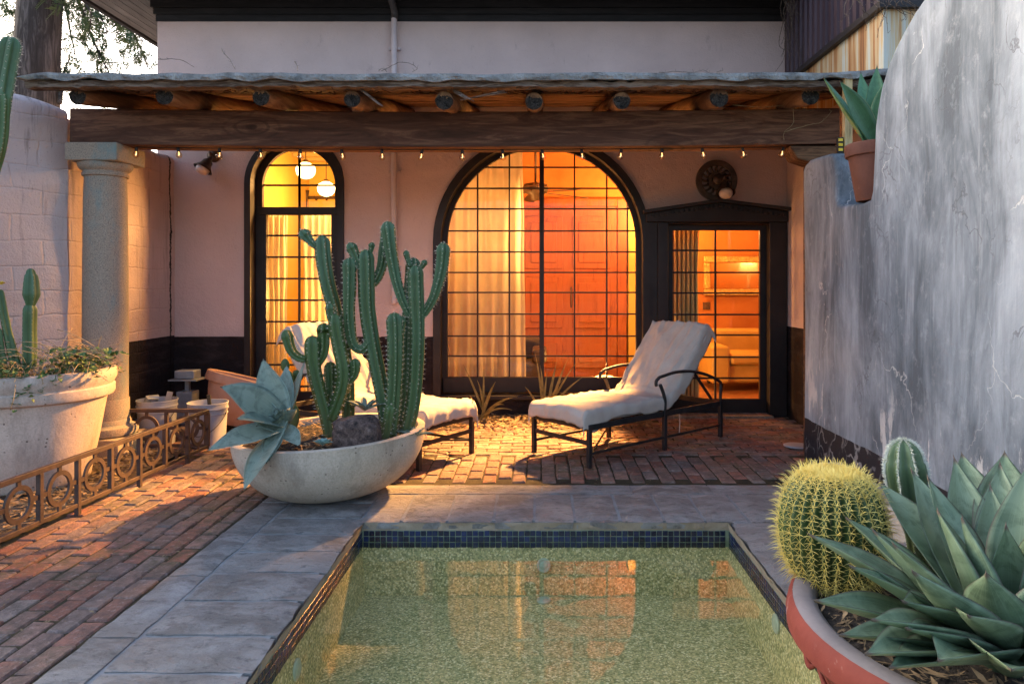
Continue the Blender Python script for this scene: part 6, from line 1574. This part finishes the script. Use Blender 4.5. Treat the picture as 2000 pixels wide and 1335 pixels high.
# small woolly cactus behind
t = thing('woolly_cactus', 'small club shaped cactus with white woolly ribs behind the barrel cactus', 'cactus', (1.33, 2.6, .4))
kb = [at(1800, 1100, 2.58), at(1788, 1020, 2.58), at(1775, 965, 2.58), at(1768, 910, 2.58), at(1764, 858, 2.58)]
o = cactus_stem(kb, [22*2.58/FPX, 24*2.58/FPX, 34*2.58/FPX, 40*2.58/FPX, 34*2.58/FPX], 8, 'stem', 'palecactus', t, .006, 61, n_sp=3, step=.02, amp=.3, spmat='wool')
s = MB(); rg = random.Random(6); me = o.data; N = 48
for j in range(8):
    k = N*j//8
    for i in range(6, len(me.vertices)//N-1):
        v = me.vertices[i*N+k].co; nx = me.vertices[(i+1)*N+k].co
        for q in range(26):
            p = v.lerp(nx, rg.random()); d = (v-kb[-2]); d = Vector((d.x, d.y, d.z*.3)).normalized()+Vector((rg.uniform(-1, 1), rg.uniform(-1, 1), rg.uniform(-1, 1)))*.7; a = d.orthogonal().normalized()*.0012
            s.add([p+a, p-a, p+d.normalized()*rg.uniform(.005, .017)], [(0, 1, 2)])
tag(s.build('wool_tufts', MAT['wool'], o, fix=False), kind='stuff')
# big front agave
fa = thing('front_agave', 'large green agave with dark tipped leaves in the red bowl', 'agave', (1.29, 1.93, .41)); F0 = Vector((1.265, 1.93, .40))
tips = [(1652, 1009, 2.25), (1581, 1042, 2.05), (1591, 1171, 1.82), (1703, 1208, 1.62), (1716, 940, 2.4), (1706, 1034, 2.0), (1660, 1103, 1.9), (1780, 916, 2.35), (1782, 1113, 1.7), (1812, 930, 2.2), (1863, 892, 2.4), (1878, 884, 2.5), (1934, 947, 2.2), (1953, 903, 2.35), (1962, 882, 2.45), (1965, 1024, 1.95), (1926, 1117, 1.72), (1832, 995, 2.0), (1737, 1302, 1.55), (1832, 1288, 1.5), (1975, 1306, 1.45), (2060, 960, 2.2), (2070, 1100, 1.8), (2100, 880, 2.4), (2090, 1250, 1.6), (2010, 900, 2.05), (2030, 1010, 1.9), (1640, 1238, 1.66), (1690, 1275, 1.56), (1762, 1172, 1.75), (1770, 1225, 1.62), (1880, 1010, 1.95), (1745, 1060, 1.95), (1890, 1200, 1.55)]
for k, (tx, ty, Yt) in enumerate(tips):
    T_ = at(tx, ty, Yt); d = T_-F0; L = d.length; dn = d.normalized(); rad = Vector((d.x, d.y, 0)); rad = rad.normalized() if rad.length > .02 else Vector((0, -1, 0))
    b_ = F0+rad*.03+Vector((0, 0, .01*(k % 5)))
    ct = b_.lerp(T_, .5)+rad*(-.02*L)+Vector((0, 0, -.07*L if dn.z > .6 else .03*L))
    nr = Vector((-rad.x*max(.15, dn.z), -rad.y*max(.15, dn.z), max(.1, 1-abs(dn.z))))
    leaf(fa, b_, ct, T_, .138+.022*((k*7) % 3), nr, 'agave2', .42, .02, 0, 24, 10, (.6, .55), seed=80+k, spine=.022)
# strap leaved plants under the big window
def straps(label, base, tips_, seed):
    t = thing('strap_plant', label, 'plant', base); rg = random.Random(seed)
    for k, (tx, ty, Y) in enumerate(tips_):
        T_ = at(tx, ty, Y); b = Vector(base)+Vector((rg.uniform(-.04, .04), rg.uniform(-.04, .04), 0)); c = b.lerp(T_, .5)+Vector((rg.uniform(-.03, .03), 0, .1)); leaf(t, b, c, T_, rg.uniform(.022, .035), (0, -1, .3), 'strap', .5, .003, 0, 12, 4, (.8, .3), seed=k)
straps('thin yellowing strap leaves growing below the big window centre', (0.06, 7.42, .02), [(1045, 690, 7.4), (1088, 703, 7.42), (1055, 712, 7.35), (1110, 700, 7.35), (1130, 702, 7.4), (1140, 735, 7.3), (1025, 755, 7.3), (1100, 740, 7.2), (1070, 720, 7.45)], 1)
straps('sparse arching strap leaves between the two loungers', (-.6, 7.4, .02), [(905, 712, 7.4), (932, 742, 7.35), (945, 720, 7.4), (968, 745, 7.25), (985, 790, 6.95), (915, 770, 7.2), (1010, 775, 7.0), (1000, 800, 6.9)], 2)
# hanging dry vine on the ribbed panel
rg = random.Random(14); paths = []
for k in range(34):
    x = 1562+rg.gauss(0, 14); Y = 7.2; p = at(x, -10, Y); pth = [p]
    for j in range(5): pth.append(pth[-1]+Vector((rg.uniform(-.09, .09), rg.uniform(-.06, .02), -rg.uniform(.06, .2))))
    paths.append(pth)
twig('dry_vine', 'tangle of bare grey vines hanging over the ribbed metal panel', paths, .0035, 'vine', 'edgewood')
paths = []
for k in range(16):
    p = at(1660+rg.uniform(0, 110), -5, 5.4); pth = [p]
    for j in range(4): pth.append(pth[-1]+Vector((rg.uniform(-.06, .12), rg.uniform(-.03, .0), -rg.uniform(.02, .11))))
    paths.append(pth)
twig('dry_vine', 'wispy bare vine ends against the rust streaked wall', paths, .003, 'vine', 'edgewood')
